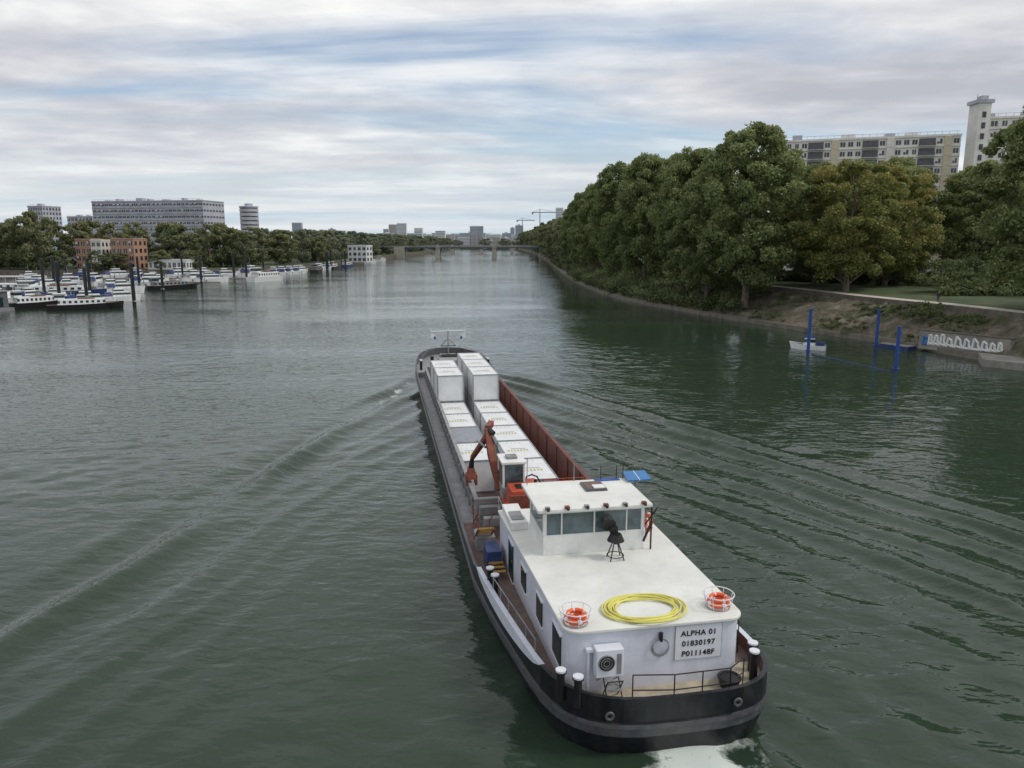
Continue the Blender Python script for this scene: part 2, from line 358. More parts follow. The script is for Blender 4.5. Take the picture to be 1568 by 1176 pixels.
def smooth_interp(P):
    P=np.array(P,float); o=[]
    for t in td:
        i=int(min(t,len(P)-2)); f=t-i
        p0=P[max(i-1,0)];p1=P[i];p2=P[i+1];p3=P[min(i+2,len(P)-1)]
        o.append(.5*((2*p1)+(-p0+p2)*f+(2*p0-5*p1+4*p2-p3)*f*f+(-p0+3*p1-3*p2+p3)*f**3))
    return np.array(o)
Ed=smooth_interp(E); Td=smooth_interp(T)
nrm=(Td-Ed)/np.linalg.norm(Td-Ed,axis=1)[:,None]
r_=np.random.default_rng(11)
def strip(name,rows,k,smooth=False):
    V=np.concatenate(rows); n=len(rows[0]); q=[]
    for j in range(len(rows)-1):
        for i in range(n-1): q.append((j*n+i,j*n+i+1,(j+1)*n+i+1,(j+1)*n+i))
    link(name,arr_mesh(name,V,np.array(q),[k],smooth=smooth),(0,0,0))
def row(P,z): return np.column_stack([P,np.full(len(P),z) if np.isscalar(z) else z])
strip('quay_wall',[row(Ed,-1.5),row(Ed,.75),row(Ed+nrm*1.6,.8)],'quay')
rows=[]
K=12
for j in range(K+1):
    f=j/K; P=Ed+nrm*1.6+(Td-Ed-nrm*1.6)*f
    zz=.78+(5.2-.78)*f**.85
    nz=(r_.normal(0,.22,len(P))+.35*np.sin(np.arange(len(P))*.6+j))*(0 if j in(0,K) else 1)
    rows.append(row(P+nrm*nz[:,None]*.5,zz+nz*.8))
strip('embankment_slope',rows,'slope',True)
strip('parapet_wall',[row(Td,4.8),row(Td,5.93),row(Td+nrm*.4,5.93),row(Td+nrm*.4,5.5)],'parapet')
strip('riverside_path',[row(Td+nrm*.4,5.9),row(Td+nrm*3.8,5.9)],'path')
strip('park_ground',[row(Td+nrm*3.8,5.88),row(Td+nrm*12,6.3),row(Td+nrm*40,6.5),row(Td+nrm*1200,6.5),row(Td+nrm*5000,6.5)],'grass')
LP=[(-3000,200),(-420,300),(-300,330),(-200,345),(-150,352),(-128,385),(-116,464),(-111,634),(-108,904),(-105,1200),(-100,1500)]
mb=MB(); 
mb.face([(p[0],p[1],3.) for p in LP]+[(-3000,1500,3.)],'grass')
for p,q in zip(LP[:-1],LP[1:]): 
    mb.face([(p[0],p[1],-1),(q[0],q[1],-1),(q[0],q[1],3.),(p[0],p[1],3.)],'quay')
mb.obj('left_bank_ground')
mb=MB(); mb.face([(-420,306,3.01),(-200,350,3.01),(-152,357,3.01),(-160,372,3.01),(-210,366,3.01),(-430,322,3.01)],'asph'); mb.obj('quay_road')
mb=MB(); mb.face([(-8000,1490,4),(8000,1490,4),(8000,9000,4),(-8000,9000,4)],'grass'); mb.face([(-300,1490,-1),(300,1490,-1),(300,1490,4),(-300,1490,4)],'quay'); mb.obj('far_bank_ground')

# ------------------------------------------------------------------ trees
def leaves(C,Rd,per,size,rg,flat=.75,ctint=None):
    n=len(C)*per; ci=np.repeat(np.arange(len(C)),per)
    d=rg.normal(size=(n,3)); d[:,2]=d[:,2]+.25; d/=np.linalg.norm(d,axis=1)[:,None]
    rr=Rd[ci]*(rg.uniform(.25,1.,n)**.5)*(1+rg.normal(0,.10,n))
    p=C[ci]+d*rr[:,None]*np.array([1,1,flat])
    nn=d*.6+rg.normal(size=(n,3))*.65; nn/=np.linalg.norm(nn,axis=1)[:,None]
    t=np.cross(nn,rg.normal(size=(n,3))); t/=np.linalg.norm(t,axis=1)[:,None]; b=np.cross(nn,t)
    s=size*rg.uniform(.6,1.35,n)[:,None]
    V=np.stack([p-t*s,p-b*s*.55,p+t*s,p+b*s*.55],1).reshape(-1,3)
    F=np.arange(n*4).reshape(n,4)
    ct=rg.uniform(.05,.7,len(C)) if ctint is None else ctint
    ti=np.clip(ct[ci]+rg.uniform(-.18,.18,n)+.12*d[:,2],0,1)  # random tint, plus painted shading: darker leaves on clump undersides
    return V,F,np.repeat(ti,4)
def tree_mesh(name,seed,H=28,Rr=10,base=.12,ncl=120,per=200,size=.36,leaf='leaf',clr=(1.2,2.5),trunk=.55,shape=.7,top=.95):
    rg=np.random.default_rng(seed); rd=random.Random(seed)
    C=[];Rd=[];ct=[]
    lob=[(rd.uniform(0,6.28),rd.uniform(.15,.95),rd.uniform(-.25,.3)) for _ in range(9)]
    for i in range(ncl):
        t=rd.random()**.85; th=rd.uniform(0,6.283)
        prof=max(.05,math.sin(math.pi*(.10+.84*t)))**shape
        bump=1.
        for (la,lt,ls) in lob:
            dd=math.acos(max(-1,min(1,math.cos(th-la)))); bump+=ls*math.exp(-(dd/.6)**2-((t-lt)/.17)**2)
        rho=Rr*prof*bump*(rd.random()**.38)*.93
        zz=H*(base+(top-base)*t)+rd.uniform(-.6,.6)
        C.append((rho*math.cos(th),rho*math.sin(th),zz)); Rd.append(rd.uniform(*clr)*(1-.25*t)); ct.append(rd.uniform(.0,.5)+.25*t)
    C=np.array(C);Rd=np.array(Rd)
    V,F,ti=leaves(C,Rd,per,size,rg,ctint=np.array(ct))
    mb=MB()
    p=Vector((0,0,-1)); segs=[p]; 
    for i in range(1,7):
        segs.append(Vector((rd.uniform(-.3,.3)*i*.4,rd.uniform(-.3,.3)*i*.4,H*.78*i/6)))
    rad=[trunk*(1-.13*i) for i in range(7)]; rad[0]*=1.3
    for i in range(6): mb.cyl(segs[i],segs[i+1],rad[i],'bark',rad[i+1],n=8,cap=False)
    for i in rd.sample(range(ncl),min(ncl,34)):
        c=Vector(C[i]); hb=max(1.5,c.z-(math.hypot(c.x,c.y))*.75-1.5); 
        j=min(5,int(hb/(H*.78/6))); f=min(1,hb/(H*.78/6)-j); s=segs[j].lerp(segs[j+1],f)
        m=s.lerp(c,.5)+Vector((0,0,.6)); r0=max(.08,trunk*.34*(1-hb/H))
        mb.cyl(s,m,r0,'bark',r0*.65,n=5,cap=False); mb.cyl(m,c,r0*.65,'bark',.04,n=5,cap=False)
    n0=len(V); V2=np.array(mb.v); F2=np.array(mb.f)+n0
    return arr_mesh(name,np.concatenate([V,V2]),np.concatenate([F,F2]),[leaf,'bark'],np.concatenate([np.zeros(len(F)),np.ones(len(F2))]),np.concatenate([ti,np.zeros(len(V2))]))
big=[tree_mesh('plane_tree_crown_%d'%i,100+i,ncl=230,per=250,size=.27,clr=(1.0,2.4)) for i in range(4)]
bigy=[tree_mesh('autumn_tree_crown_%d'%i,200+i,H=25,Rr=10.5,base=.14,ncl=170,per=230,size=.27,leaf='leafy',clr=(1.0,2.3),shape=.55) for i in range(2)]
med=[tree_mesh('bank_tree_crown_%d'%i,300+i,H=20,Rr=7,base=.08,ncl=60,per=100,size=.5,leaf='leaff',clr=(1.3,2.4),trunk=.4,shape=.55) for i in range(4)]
def put(name,me,x,y,z,sx,sz,rz=None):
    return link(name,me,(x,y,z),random.uniform(0,6.28) if rz is None else rz,(sx,sx,sz))
RT=[(49,160,3.5,36,12.5),(43,186,3,35,10.5),(38,219,3,37,10.5),(34.5,252,3,38,10.5),(32,288,3,35,10),(31,325,3,34,10),(32,362,3,33,10),
    (62,186,6,32,10),(54,215,6,35,10.5),(50,250,6,37,10),(48,300,6,35,10),(68,172,6,27,9),(45,345,6,33,10),(44,172,3,28,8),
    (92,182,6,27.5,10),(107,178,6,28,10.5),(118,196,6,29,10),(76,196,6,29,10),(103,208,6,32,10),(90,205,6,31,10),(125,180,6,28,10)]
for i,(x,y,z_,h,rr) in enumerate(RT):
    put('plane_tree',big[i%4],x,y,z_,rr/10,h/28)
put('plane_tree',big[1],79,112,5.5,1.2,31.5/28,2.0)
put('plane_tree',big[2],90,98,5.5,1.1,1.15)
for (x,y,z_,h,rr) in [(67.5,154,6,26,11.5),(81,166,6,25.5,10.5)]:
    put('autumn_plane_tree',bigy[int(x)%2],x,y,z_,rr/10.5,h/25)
def merge(name,me,insts,leafk):
    n=len(me.vertices); co_=np.empty(n*3,np.float32); me.vertices.foreach_get('co',co_); co_=co_.reshape(-1,3)
    nf=len(me.polygons); lv=np.empty(nf*4,np.int32); me.loops.foreach_get('vertex_index',lv); lv=lv.reshape(-1,4)
    mi=np.empty(nf,np.int32); me.polygons.foreach_get('material_index',mi)
    ti=np.empty(n,np.float32); me.attributes['tint'].data.foreach_get('value',ti)
    Vs=[];Fs=[];Ms=[];Ts=[]
    for j,(x,y,z_,sx,sz) in enumerate(insts):
        th=random.uniform(0,6.28); c,s=math.cos(th),math.sin(th)
        q=np.column_stack([(co_[:,0]*c-co_[:,1]*s)*sx+x,(co_[:,0]*s+co_[:,1]*c)*sx+y,co_[:,2]*sz+z_])
        Vs.append(q);Fs.append(lv+j*n);Ms.append(mi);Ts.append(np.clip(ti+random.uniform(-.2,.25),0,1))
    link(name,arr_mesh(name,np.concatenate(Vs),np.concatenate(Fs),[leafk,'bark'],np.concatenate(Ms),np.concatenate(Ts)),(0,0,0))
ins=[]
y=400
while y<1480:
    ins.append((33+random.uniform(-2,4)-(y>1100)*(y-1100)*.04,y,3,random.uniform(1.2,1.5),random.uniform(1.3,1.55)))
    ins.append((48+random.uniform(-4,6),y+8,5,random.uniform(1.2,1.5),random.uniform(1.3,1.6)))
    y+=random.uniform(14,20)*(1+max(0,y-600)/900)
merge('distant_treeline_right_bank',med[0],ins,'leaff')
ins=[]
y=455
while y<1480:
    ins.append((-124-random.uniform(0,8)+(y-455)*.008,y,3,random.uniform(.8,1.25),random.uniform(.7,1.05)))
    if random.random()<.7: ins.append((-145-random.uniform(0,20),y+6,3,random.uniform(.9,1.3),random.uniform(.9,1.15)))
    y+=random.uniform(11,20)*(1+max(0,y-600)/900)
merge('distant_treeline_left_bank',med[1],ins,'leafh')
ins=[]
for i in range(110):
    x=random.uniform(-900,900); ins.append((x,random.uniform(1500,1620),4,random.uniform(1.2,2.4),random.uniform(.6,.9)))
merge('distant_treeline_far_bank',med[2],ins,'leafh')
LT=[(-217,350,27),(-223,354,25),(-262,352,27),(-254,366,25),(-248,372,22),(-238,360,22),(-226,362,20),(-212,374,22),(-196,378,22),(-184,372,19),(-170,380,22),(-160,372,21),(-150,385,22),(-143,396,20),(-135,388,18),(-152,405,22),(-140,420,21),(-134,440,20),(-128,432,17),(-176,398,22),(-195,400,23),(-215,395,24),(-235,395,24),(-255,392,24),(-275,380,25),(-160,430,22),(-300,372,24),(-120,470,16),(-186,348,9),(-178,350,8),(-206,350,9),(-165,356,9),(-150,362,9)]
for i,(x,y,h) in enumerate(LT):
    put('bank_tree',med[i%4],x+random.uniform(-2,2),y,2.8,random.uniform(1.05,1.35)*(1 if h>12 else .6),h/20)
def shrubs(name,C,Rd,per,size,leaf,seed,flat=.8):
    rg=np.random.default_rng(seed); V,F,ti=leaves(np.array(C),np.array(Rd),per,size,rg,flat)
    link(name,arr_mesh(name,V,F,[leaf],None,ti),(0,0,0))
C=[];Rd=[]
for i in range(len(td)):
    y_=Ed[i,1]
    if 158<y_<520:
        for _ in range(5 if y_<300 else 3):
            f=random.uniform(.05,1.0); P=Ed[i]+(Td[i]-Ed[i])*f; C.append((P[0]+random.uniform(-1,1),P[1]+random.uniform(-3,3),1.+4.6*f+random.uniform(0,1.5))); Rd.append(random.uniform(1.,2.4))
shrubs('bank_undergrowth',C,Rd,140,.3,'leafd',5)
C=[];Rd=[]
for i in range(len(td)):
    if 80<Ed[i,1]<158:
        for _ in range(10):
            if math.sin(Ed[i,1]*.35)+random.random()*1.4>.9:
                f=random.choice([random.uniform(.75,.94),random.uniform(.05,.94)]); P=Ed[i]+(Td[i]-Ed[i])*f; C.append((P[0]+random.uniform(-1,1),P[1]+random.uniform(-2,2),.8+4.3*f)); Rd.append(random.uniform(.3,1.0))
shrubs('slope_ivy',C,Rd,70,.14,'leafd',6,.35)
C=[];Rd=[]
for k_ in range(30):
    C.append((66.5+random.uniform(-2.5,2),124+random.uniform(-5,5),4.2+random.uniform(-1,1.4))); Rd.append(random.uniform(.5,1.1))
shrubs('slope_bush',C,Rd,120,.17,'leafd',16)
C=[];Rd=[]
for k_ in range(300):
    t=random.random(); P=Vector((79,143)).lerp(Vector((118,134)),t); q_=random.random(); C.append((P.x+random.uniform(-3,3),P.y-7+q_*14+t*4,6.4+q_*random.uniform(2,5.5))); Rd.append(random.uniform(.9,1.7))
shrubs('park_hedge',C,Rd,150,.26,'leafd',7)
C=[];Rd=[]
for k_ in range(170):
    t=random.random(); C.append((66+t*22+random.uniform(-3,3),190-t*25+random.uniform(-2,6),6.6+random.random()*2.6)); Rd.append(random.uniform(.8,1.6))
for k_ in range(120):
    t=random.random(); C.append((88+t*50,160+random.uniform(-3,6),6.6+random.random()*5)); Rd.append(random.uniform(1,2.))
shrubs('park_bushes',C,Rd,130,.3,'leafd',8)

# ------------------------------------------------------------------ buildings
def slab(name,p0,p1,depth,z0,z1,wall,floors,bays,win='bwin',winh=.55,winw=.6,balc=False,roofk='bgrey',extras=True,band=None):
    p0=Vector((*p0,0));p1=Vector((*p1,0)); d=p1-p0; Lh=d.length; rz=math.atan2(d.y,d.x)
    o=empty(name,(p0.x,p0.y,0),rz)
    mb=MB(); mb.b2((0,0,z0),(Lh,depth,z1),wall); mb.b2((-.2,-.2,z1+.003),(Lh+.2,depth+.2,z1+.5),wall); mb.b2((.5,.5,z1+.503),(Lh-.5,depth-.5,z1+.6),roofk)
    mb.obj('walls',o)
    fh=(z1-z0)/floors; bw=Lh/bays; rr=random.Random(len(name)+int(Lh))
    g_=MB()
    for i in range(floors):
        for j in range(bays):
            ww=bw*winw*rr.choice([1,1,1,.75]); hh=fh*winh; cx=(j+.5)*bw; cz=z0+(i+.5)*fh
            g_.b2((cx-ww/2,-.06,cz-hh/2),(cx+ww/2,.1,cz+hh/2),win)
            if winw<.9: g_.b2((cx-.05,-.10,cz-hh/2),(cx+.05,-.062,cz+hh/2),'white')
            if rr.random()<.3: g_.b2((cx-ww/2,-.09,cz+hh/2-hh*rr.uniform(.2,.7)),(cx-.06,-.062,cz+hh/2),'white')
        bd=int(depth/bw)
        for j in range(bd):
            cy=(j+.5)*depth/bd; ww=depth/bd*winw*.8; cz=z0+(i+.5)*fh; hh=fh*winh
            g_.b2((-.06,cy-ww/2,cz-hh/2),(.1,cy+ww/2,cz+hh/2),win); g_.b2((Lh-.1,cy-ww/2,cz-hh/2),(Lh+.06,cy+ww/2,cz+hh/2),win)
    g_.obj('windows',o)
    if balc or band:
        b__=MB()
        for i in range(1,floors+1):
            zz=z0+i*fh
            if band: b__.b2((-.05,-.3,zz-.12),(Lh+.05,-.003,zz+.12),band)
        if balc:
            for i in range(floors):
                for j in range(bays):
                    if (j%7) in (3,4):
                        cx=(j+.5)*bw; zz=z0+i*fh
                        b__.b2((cx-bw*.5,-1.3,zz),(cx+bw*.5,-.31,zz+.15),wall); b__.b2((cx-bw*.48,-1.3,zz+.151),(cx+bw*.48,-1.24,zz+1.05),'bdark')
                        b__.b2((cx-bw*.5,-.13,zz+.2),(cx+bw*.5,-.105,zz+2.4),'bdark')
                    elif j%7==6:
                        cx=(j+.5)*bw; zz=z0+i*fh; b__.b2((cx-bw*.45,-.5,zz+.13),(cx+bw*.45,-.305,zz+fh*.97),'bcream' if j%14==6 else wall)
        b__.obj('balconies',o)
    if extras:
        e_=MB(); x=2
        while x<Lh-3:
            w_=rr.uniform(1,4); e_.b2((x,depth*.4,z1+.6),(x+w_,depth*.6,z1+.6+rr.uniform(.8,2.2)),rr.choice([wall,'bgrey'])); x+=w_+rr.uniform(3,12)
        for x in np.arange(0.3,Lh,2.): e_.cyl((x,.4,z1+.5),(x,.4,z1+1.4),.06,'steel',n=4)
        e_.cyl((0.3,.4,z1+1.4),(Lh-.3,.4,z1+1.4),.06,'steel',n=4)
        e_.obj('rooftop_plant',o)
    return o
slab('apartment_block',(87.5,252),(134.3,236.2),14,6.5,47.0,'bwhite',14,22,winh=.48,winw=.62,balc=True,band='bwhite')
slab('apartment_block',(139,231),(176,221),14,6.5,51.0,'bwhite',15,14,winh=.48,winw=.62,balc=True,band='bwhite')
mb=MB(); mb.b2((134.5,229,6),(138,234,55),'bwhite'); mb.b2((133.9,228.6,55.003),(138.6,234.4,56.),'bgrey')
for i in range(15): mb.b2((135.6,228.9,9+i*3.),(136.7,229.1,10.6+i*3.),'bwin')
mb.cyl((134.8,231,56),(134.8,231,57.6),.08,'steel'); mb.b2((135.6,230,56),(137.5,232.5,57.2),'bgrey')
mb.obj('stair_tower')
slab('office_building',(-254,470),(-181,455),22,3,39,'bgrey',10,26,winh=.30,winw=.8,band='bgrey')
mb=MB(); 
for i in range(12):
    mb.cyl((-205,605,3+i*3.2),(-205,605,5.2+i*3.2),7,'bgrey',n=24); mb.cyl((-205,605,5.2+i*3.2),(-205,605,6.2+i*3.2),6.8,'bwin',n=24,cap=False)
mb.cyl((-205,605,41.3),(-205,605,42.4),7.2,'bgrey',n=24); mb.cyl((-205,605,42.4),(-205,605,44.5),3,'bgrey',n=16); mb.obj('round_tower')
slab('apartment_building',(-318,510),(-306,506),14,3,38,'bgrey',12,6)
slab('apartment_building',(-287,500),(-268,495),14,3,31,'bgrey',9,7)
slab('brick_apartment_house',(-202,356),(-194,355),9,3,16.4,'borange',4,3,extras=False)
slab('brick_apartment_house',(-193.9,354.5),(-189,354.2),9,3,16.,'bwhite',4,2,extras=False)
slab('brick_apartment_house',(-184,353),(-173,352),11,3,16.6,'borange',4,4,extras=False)
slab('white_riverside_building',(-110,515),(-97,512),10,2,12.6,'boatw',3,4,extras=False)
slab('clubhouse',(-168,354),(-150,353),8,3,7.,'white',1,8,extras=False)
rs=random.Random(5); sk=MB()
for i in range(230):
    x=rs.uniform(-1050,520) if i%3 else rs.uniform(-420,100); y=rs.uniform(1650,2700); wd=rs.uniform(12,38); h=rs.uniform(12,30)+(rs.random()<.12)*rs.uniform(10,30)+(y-1650)*.008
    k=rs.choice(['fwhite','fgrey','fwhite','fwarm','fgrey','fwhite'])
    sk.b2((x,y,4),(x+wd,y+12,4+h),k)
    for f in range(int(h/3.2)): sk.b2((x+.8,y-.15,5.2+f*3.2),(x+wd-.8,y-.01,6.8+f*3.2),'fwin')
    if rs.random()<.5: sk.b2((x+wd*.3,y+3,4+h),(x+wd*.6,y+8,6.5+h),k)
for (u,y,wd,h) in [(-190,1500,16,34),(-155,1560,20,32),(-250,1500,34,22),(85,1500,14,75),(-215,1700,18,40)]:
    sk.b2((u,y,4),(u+wd,y+14,4+h),'fwhite')
    for f in range(int(h/3.2)): sk.b2((u+1,y-.15,5.2+f*3.2),(u+wd-1,y-.01,6.6+f*3.2),'fwin')
sk.obj('distant_city_skyline')
for (x,y,h,jl) in [(45,1250,60,26),(20,1500,54,22)]:
    mb=MB(); k='steel'; wq=1.4
    mb.box((x,y,h/2),(wq,wq,h),k); mb.box((x+jl*.3,y,h+1),(jl*1.6,wq,wq),k); mb.box((x-jl*.45,y,h-.5),(wq*2,1.6,wq*2),'concrete'); mb.cyl((x,y,h),(x,y,h+jl*.25),wq*.4,k); mb.cyl((x,y,h+jl*.25),(x+jl*.9,y,h+1.4),.2,k); mb.cyl((x,y,h+jl*.25),(x-jl*.45,y,h+1.4),.2,k)
    mb.obj('tower_crane')
def bridge(name,y,x0,x1,piers,zd,k):
    o=empty(name,(0,y,0)); mb=MB()
    mb.b2((x0-60,-5,zd-.6),(x1+60,5,zd+.2),'concrete'); mb.obj('deck',o)
    mb=MB()
    for s in (-5.2,5.2):
        for x in np.arange(x0-55,x1+55,2.4): mb.cyl((x,s,zd+.2),(x,s,zd+1.3),.08,'steel',n=4)
        mb.box(((x0+x1)/2,s,zd+1.3),(x1-x0+110,.15,.12),'steel')
    for x in np.arange(x0-20,x1+30,24): mb.cyl((x,5.3,zd),(x,5.3,zd+7),.12,'steel',n=5); mb.cyl((x,5.3,zd+7),(x,3.3,zd+7.2),.1,'steel',n=4)
    mb.obj('railing',o)
    mb=MB()
    ends=[x0]+piers+[x1]
    for a_,b__ in zip(ends[:-1],ends[1:]):
        n=18
        for s in (-4.6,0,4.6):
            for i in range(n):
                xa=a_+(b__-a_)*i/n; xb_=a_+(b__-a_)*(i+1)/n
                za=zd-4.6+3.6*math.sin(math.pi*i/n)**.8 if 0<i<n else zd-4.6; zb=zd-4.6+3.6*math.sin(math.pi*(i+1)/n)**.8 if i+1<n else zd-4.6
                P=[(xa,s-.3,za-.5),(xb_,s-.3,zb-.5),(xb_,s-.3,zb+.3),(xa,s-.3,za+.3)]
                Q=[(p[0],s+.3,p[2]) for p in P]
                mb.face(P,k); mb.face(Q[::-1],k); mb.face([P[0],Q[0],Q[1],P[1]],k); mb.face([P[3],P[2],Q[2],Q[3]],k)
                mb.box((xa,s,(za+zd-.6)/2),(.35,.35,max(.1,zd-.6-za)),k)
            mb.b2((a_,s-.35,zd-1.5),(b__,s+.35,zd-.603),k)
    mb.obj('arches',o)
    mb=MB()
    for p in piers: 
        mb.box((p,0,(zd-1.2)/2-.8),(4.6,13,zd+.4),'stone',taper=.86,ty=.95); mb.box((p,0,zd-1.1),(5,13.6,.7),'stone'); mb.box((p,-6.2,zd+.6),(2.6,1.2,2.4),'stone')
    for p in (x0-3,x1+3): mb.b2((p-5,-6,-1),(p+5,6,zd-.62),'stone')
    mb.obj('piers',o)
bridge('steel_arch_bridge',735,-104,28,[-70.5,-17],10.7,'girder')
bridge('road_bridge',1010,-108,30,[-78,-40,0],9.5,'fwhite')

# ------------------------------------------------------------------ moored boats, piles
def hull(mb,L_,W_,H_,k,kd,sheer=.5,fine=.45):
    ys_=np.linspace(-L_/2,L_/2,13); top=[];wl=[]
    for y in ys_:
        f=(y+L_/2)/L_; hw=W_/2*(1 if f<fine else max(.02,(1-((f-fine)/(1-fine))**2.2)))*(.9+.1*min(1,f*6)); z_=H_+sheer*max(0,f-.35)**1.6*1.6
        top.append((hw,y,z_)); wl.append((hw*(.86 if f<.8 else .7),y-(.5 if f>.97 else 0),-.3))
    for i in range(12):
        for s in (1,-1):
            a_,b__,c,d_=top[i],top[i+1],wl[i+1],wl[i]; q=[(s*p[0],p[1],p[2]) for p in (a_,b__,c,d_)]
            mb.face(q if s>0 else q[::-1],k)
        mb.face([(-top[i][0]*.96,top[i][1],top[i][2]-.12),(top[i][0]*.96,top[i][1],top[i][2]-.12),(top[i+1][0]*.96,top[i+1][1],top[i+1][2]-.12),(-top[i+1][0]*.96,top[i+1][1],top[i+1][2]-.12)],kd)
    t=top[0];q=wl[0]; mb.face([(-t[0],t[1],t[2]),(t[0],t[1],t[2]),(q[0],q[1],q[2]),(-q[0],q[1],q[2])],k)
def cruiser(seed,hk,L_=10,W_=3.3):
    rd=random.Random(seed); mb=MB(); hull(mb,L_,W_,1.4,hk,'boatw')
    mb.box((0,-.04*L_,1.95),(W_*.78,L_*.5,1.3),'boatw',taper=.85); mb.box((0,-.04*L_,2.15),(W_*.79,L_*.46,.45),'glass',taper=.93)
    mb.box((0,-.1*L_,2.95),(W_*.6,L_*.26,.9),'boatw',taper=.85); mb.box((0,-.1*L_,3.0),(W_*.61,L_*.265,.38),'glass',taper=.93)
    mb.box((0,-.36*L_,2.1),(W_*.75,L_*.16,.9),rd.choice(['boatb','boatw','greyp']),taper=.8)
    mb.cyl((0,-.1*L_,3.4),(0,-.12*L_,5.4),.05,'steel',n=5); 
    for s in (-1,1):
        mb.path([(s*W_*.45,-.1*L_,2.2),(s*W_*.42,.2*L_,2.3),(s*W_*.2,.42*L_,2.5),(0,.49*L_,2.6)],.035,'steel',4)
        for f in (0,.12,.22,.32,.42): mb.cyl((s*W_*(.45-.5*max(0,f-.1)),f*L_,1.4),(s*W_*(.44-.5*max(0,f-.1)),f*L_,2.4),.03,'steel',n=4)
        mb.cyl((s*W_*.5,-.2*L_,.9),(s*W_*.5,-.2*L_,.3),.14,'boatb',n=6)
    return mb.mesh('cruiser_mesh_%d'%seed)
CR=[cruiser(1,'boatw'),cruiser(2,'boatw',12,3.8),cruiser(3,'boatb',9,3.),cruiser(4,'boatw',9.5,3.),cruiser(5,'boatw',8,2.8),cruiser(6,'boatr',9,3)]
CW=[0,0,1,1,3,4,4,2,0]
def peniche(seed,hk,ck='boatw',L_=26,W_=5):
    mb=MB(); hull(mb,L_,W_,1.5,hk,'wood',.6,.78)
    mb.box((0,-.05*L_,2.15),(W_*.78,L_*.62,1.4),ck,taper=.95)
    n=9
    for i in range(n):
        y=-.34*L_+i*.58*L_/(n-1)
        for s in (-1,1): mb.box((s*W_*.385,y,2.2),(.12,.9,.6),'glass')
    mb.box((0,-.33*L_,3.5),(W_*.6,L_*.13,1.5),ck,taper=.92); mb.box((0,-.33*L_,3.65),(W_*.605,L_*.134,.6),'glass',taper=.97); mb.box((0,-.33*L_,4.32),(W_*.68,L_*.155,.12),ck)
    mb.b2((-W_*.3,-.1*L_,2.853),(W_*.3,.12*L_,3.1),'wood'); mb.cyl((0,.36*L_,1.5),(0,.36*L_,6),.08,'steel',n=5)
    mb.box((0,.03*L_,3.3),(1.4,2,.5),'greyp')
    return mb.mesh('peniche_mesh_%d'%seed)
PN=[peniche(1,'boatk','boatw'),peniche(2,'boatk','greyp'),peniche(3,'boatb','boatw'),peniche(4,'boatw','boatw',30,6)]
link('river_barge_houseboat',PN[0],(-101,180,0),R(-62),(.75,.62,.9))
link('river_barge_houseboat',PN[0],(-115,184,0),R(-40),(.8,.5,1.0))
link('river_barge_houseboat',PN[3],(-99,309,0),R(-25),(.9,.62,1.3))
link('river_barge_houseboat',PN[2],(-132,222,0),R(-80),(1,1,1.1))
link('river_barge_houseboat',PN[3],(-158,240,0),R(-85),(1,1,1))
link('river_barge_houseboat',PN[1],(-115,258,0),R(-40),(.8,.7,.9))
link('river_barge_houseboat',PN[0],(-104,445,0),R(5),(1,.9,1)); link('river_barge_houseboat',PN[2],(-104,485,0),R(3),(1,1,1)); link('river_barge_houseboat',PN[3],(-103,560,0),R(2),(1,1,1)); link('river_barge_houseboat',PN[1],(-102,400,0),R(8),(1,1,1)); link('river_barge_houseboat',PN[3],(-104,610,0),R(2),(1,1,1))
hb=empty('floating_house',(-124,176,0),R(-10)); mb=MB(); mb.b2((-9,-3,-.3),(7,3,.7),'greyp'); mb.obj('pontoon',hb); mb=MB(); mb.b2((-8,-2.5,.7),(6,2.5,4.4),'bdark'); mb.b2((-8.3,-2.8,4.403),(6.3,2.8,4.65),'greyp')
mb.obj('cabin',hb); mb=MB()
for x in (-6,-3,0,3): mb.b2((x,-2.56,1.6),(x+1.6,-2.4,3.4),'glass')
mb.b2((5.9,-1,1),(6.06,1,3.2),'glass'); mb.obj('windows',hb)
rb=random.Random(12)
for yr,xa,xc in [(212,-146,-116),(238,-160,-116),(270,-172,-116),(300,-190,-112),(332,-205,-112)]:
    x=xa
    while x<xc:
        s=rb.uniform(1.0,1.4)
        if rb.random()<(.66 if x>-150 else .25): link('motor_yacht',CR[rb.choice(CW)],(x,yr+rb.uniform(-3,3),0),R(rb.choice([0,180,-35,-60])+rb.uniform(-14,14)),(s,s,s*rb.uniform(.95,1.2)))
        x+=rb.uniform(4.6,8.5)
    mb=MB(); mb.b2((xa,yr-7.4,.1),(xc,yr-6,.55),'concrete')
    for xx in np.arange(xa,xc,9): mb.cyl((xx,yr-6.7,-1),(xx,yr-6.7,3.2),.14,'steel',n=6)
    mb.obj('pontoon_walkway')
for (x,y,rz,k) in [(-108,195,-60,1),(-121,203,-70,2),(-132,196,-80,0),(-105,205,-50,3),(-138,205,-90,1)]:
    link('motor_yacht',CR[k],(x,y,0),R(rz))
for (x,y) in [(-118,352),(-112,360),(-108,372),(-106,385),(-105,420),(-104,432),(-107,378),(-110,366),(-104,410)]: link('motor_yacht',CR[rb.choice(CW)],(x,y,0),R(rb.uniform(-20,20)),(1.2,1.2,1.2))
for (x,y,l) in [(-150,220,22),(-178,268,26)]:
    mb=MB(); mb.b2((-l/2,-3,-.2),(l/2,3,.6),'greyp'); mb.b2((-l/2,-2.6,3.6),(l/2,2.6,3.9),'boatw')
    for xx in np.arange(-l/2+.5,l/2,3.5):
        for s in (-2.4,2.4): mb.cyl((xx,s,.6),(xx,s,3.6),.09,'boatw',n=6)
    mb.b2((-l/2+1,-2,.6),(l/2-6,2,2.8),'greyp'); mb.obj('covered_pontoon',None,(x,y,0),R(4))
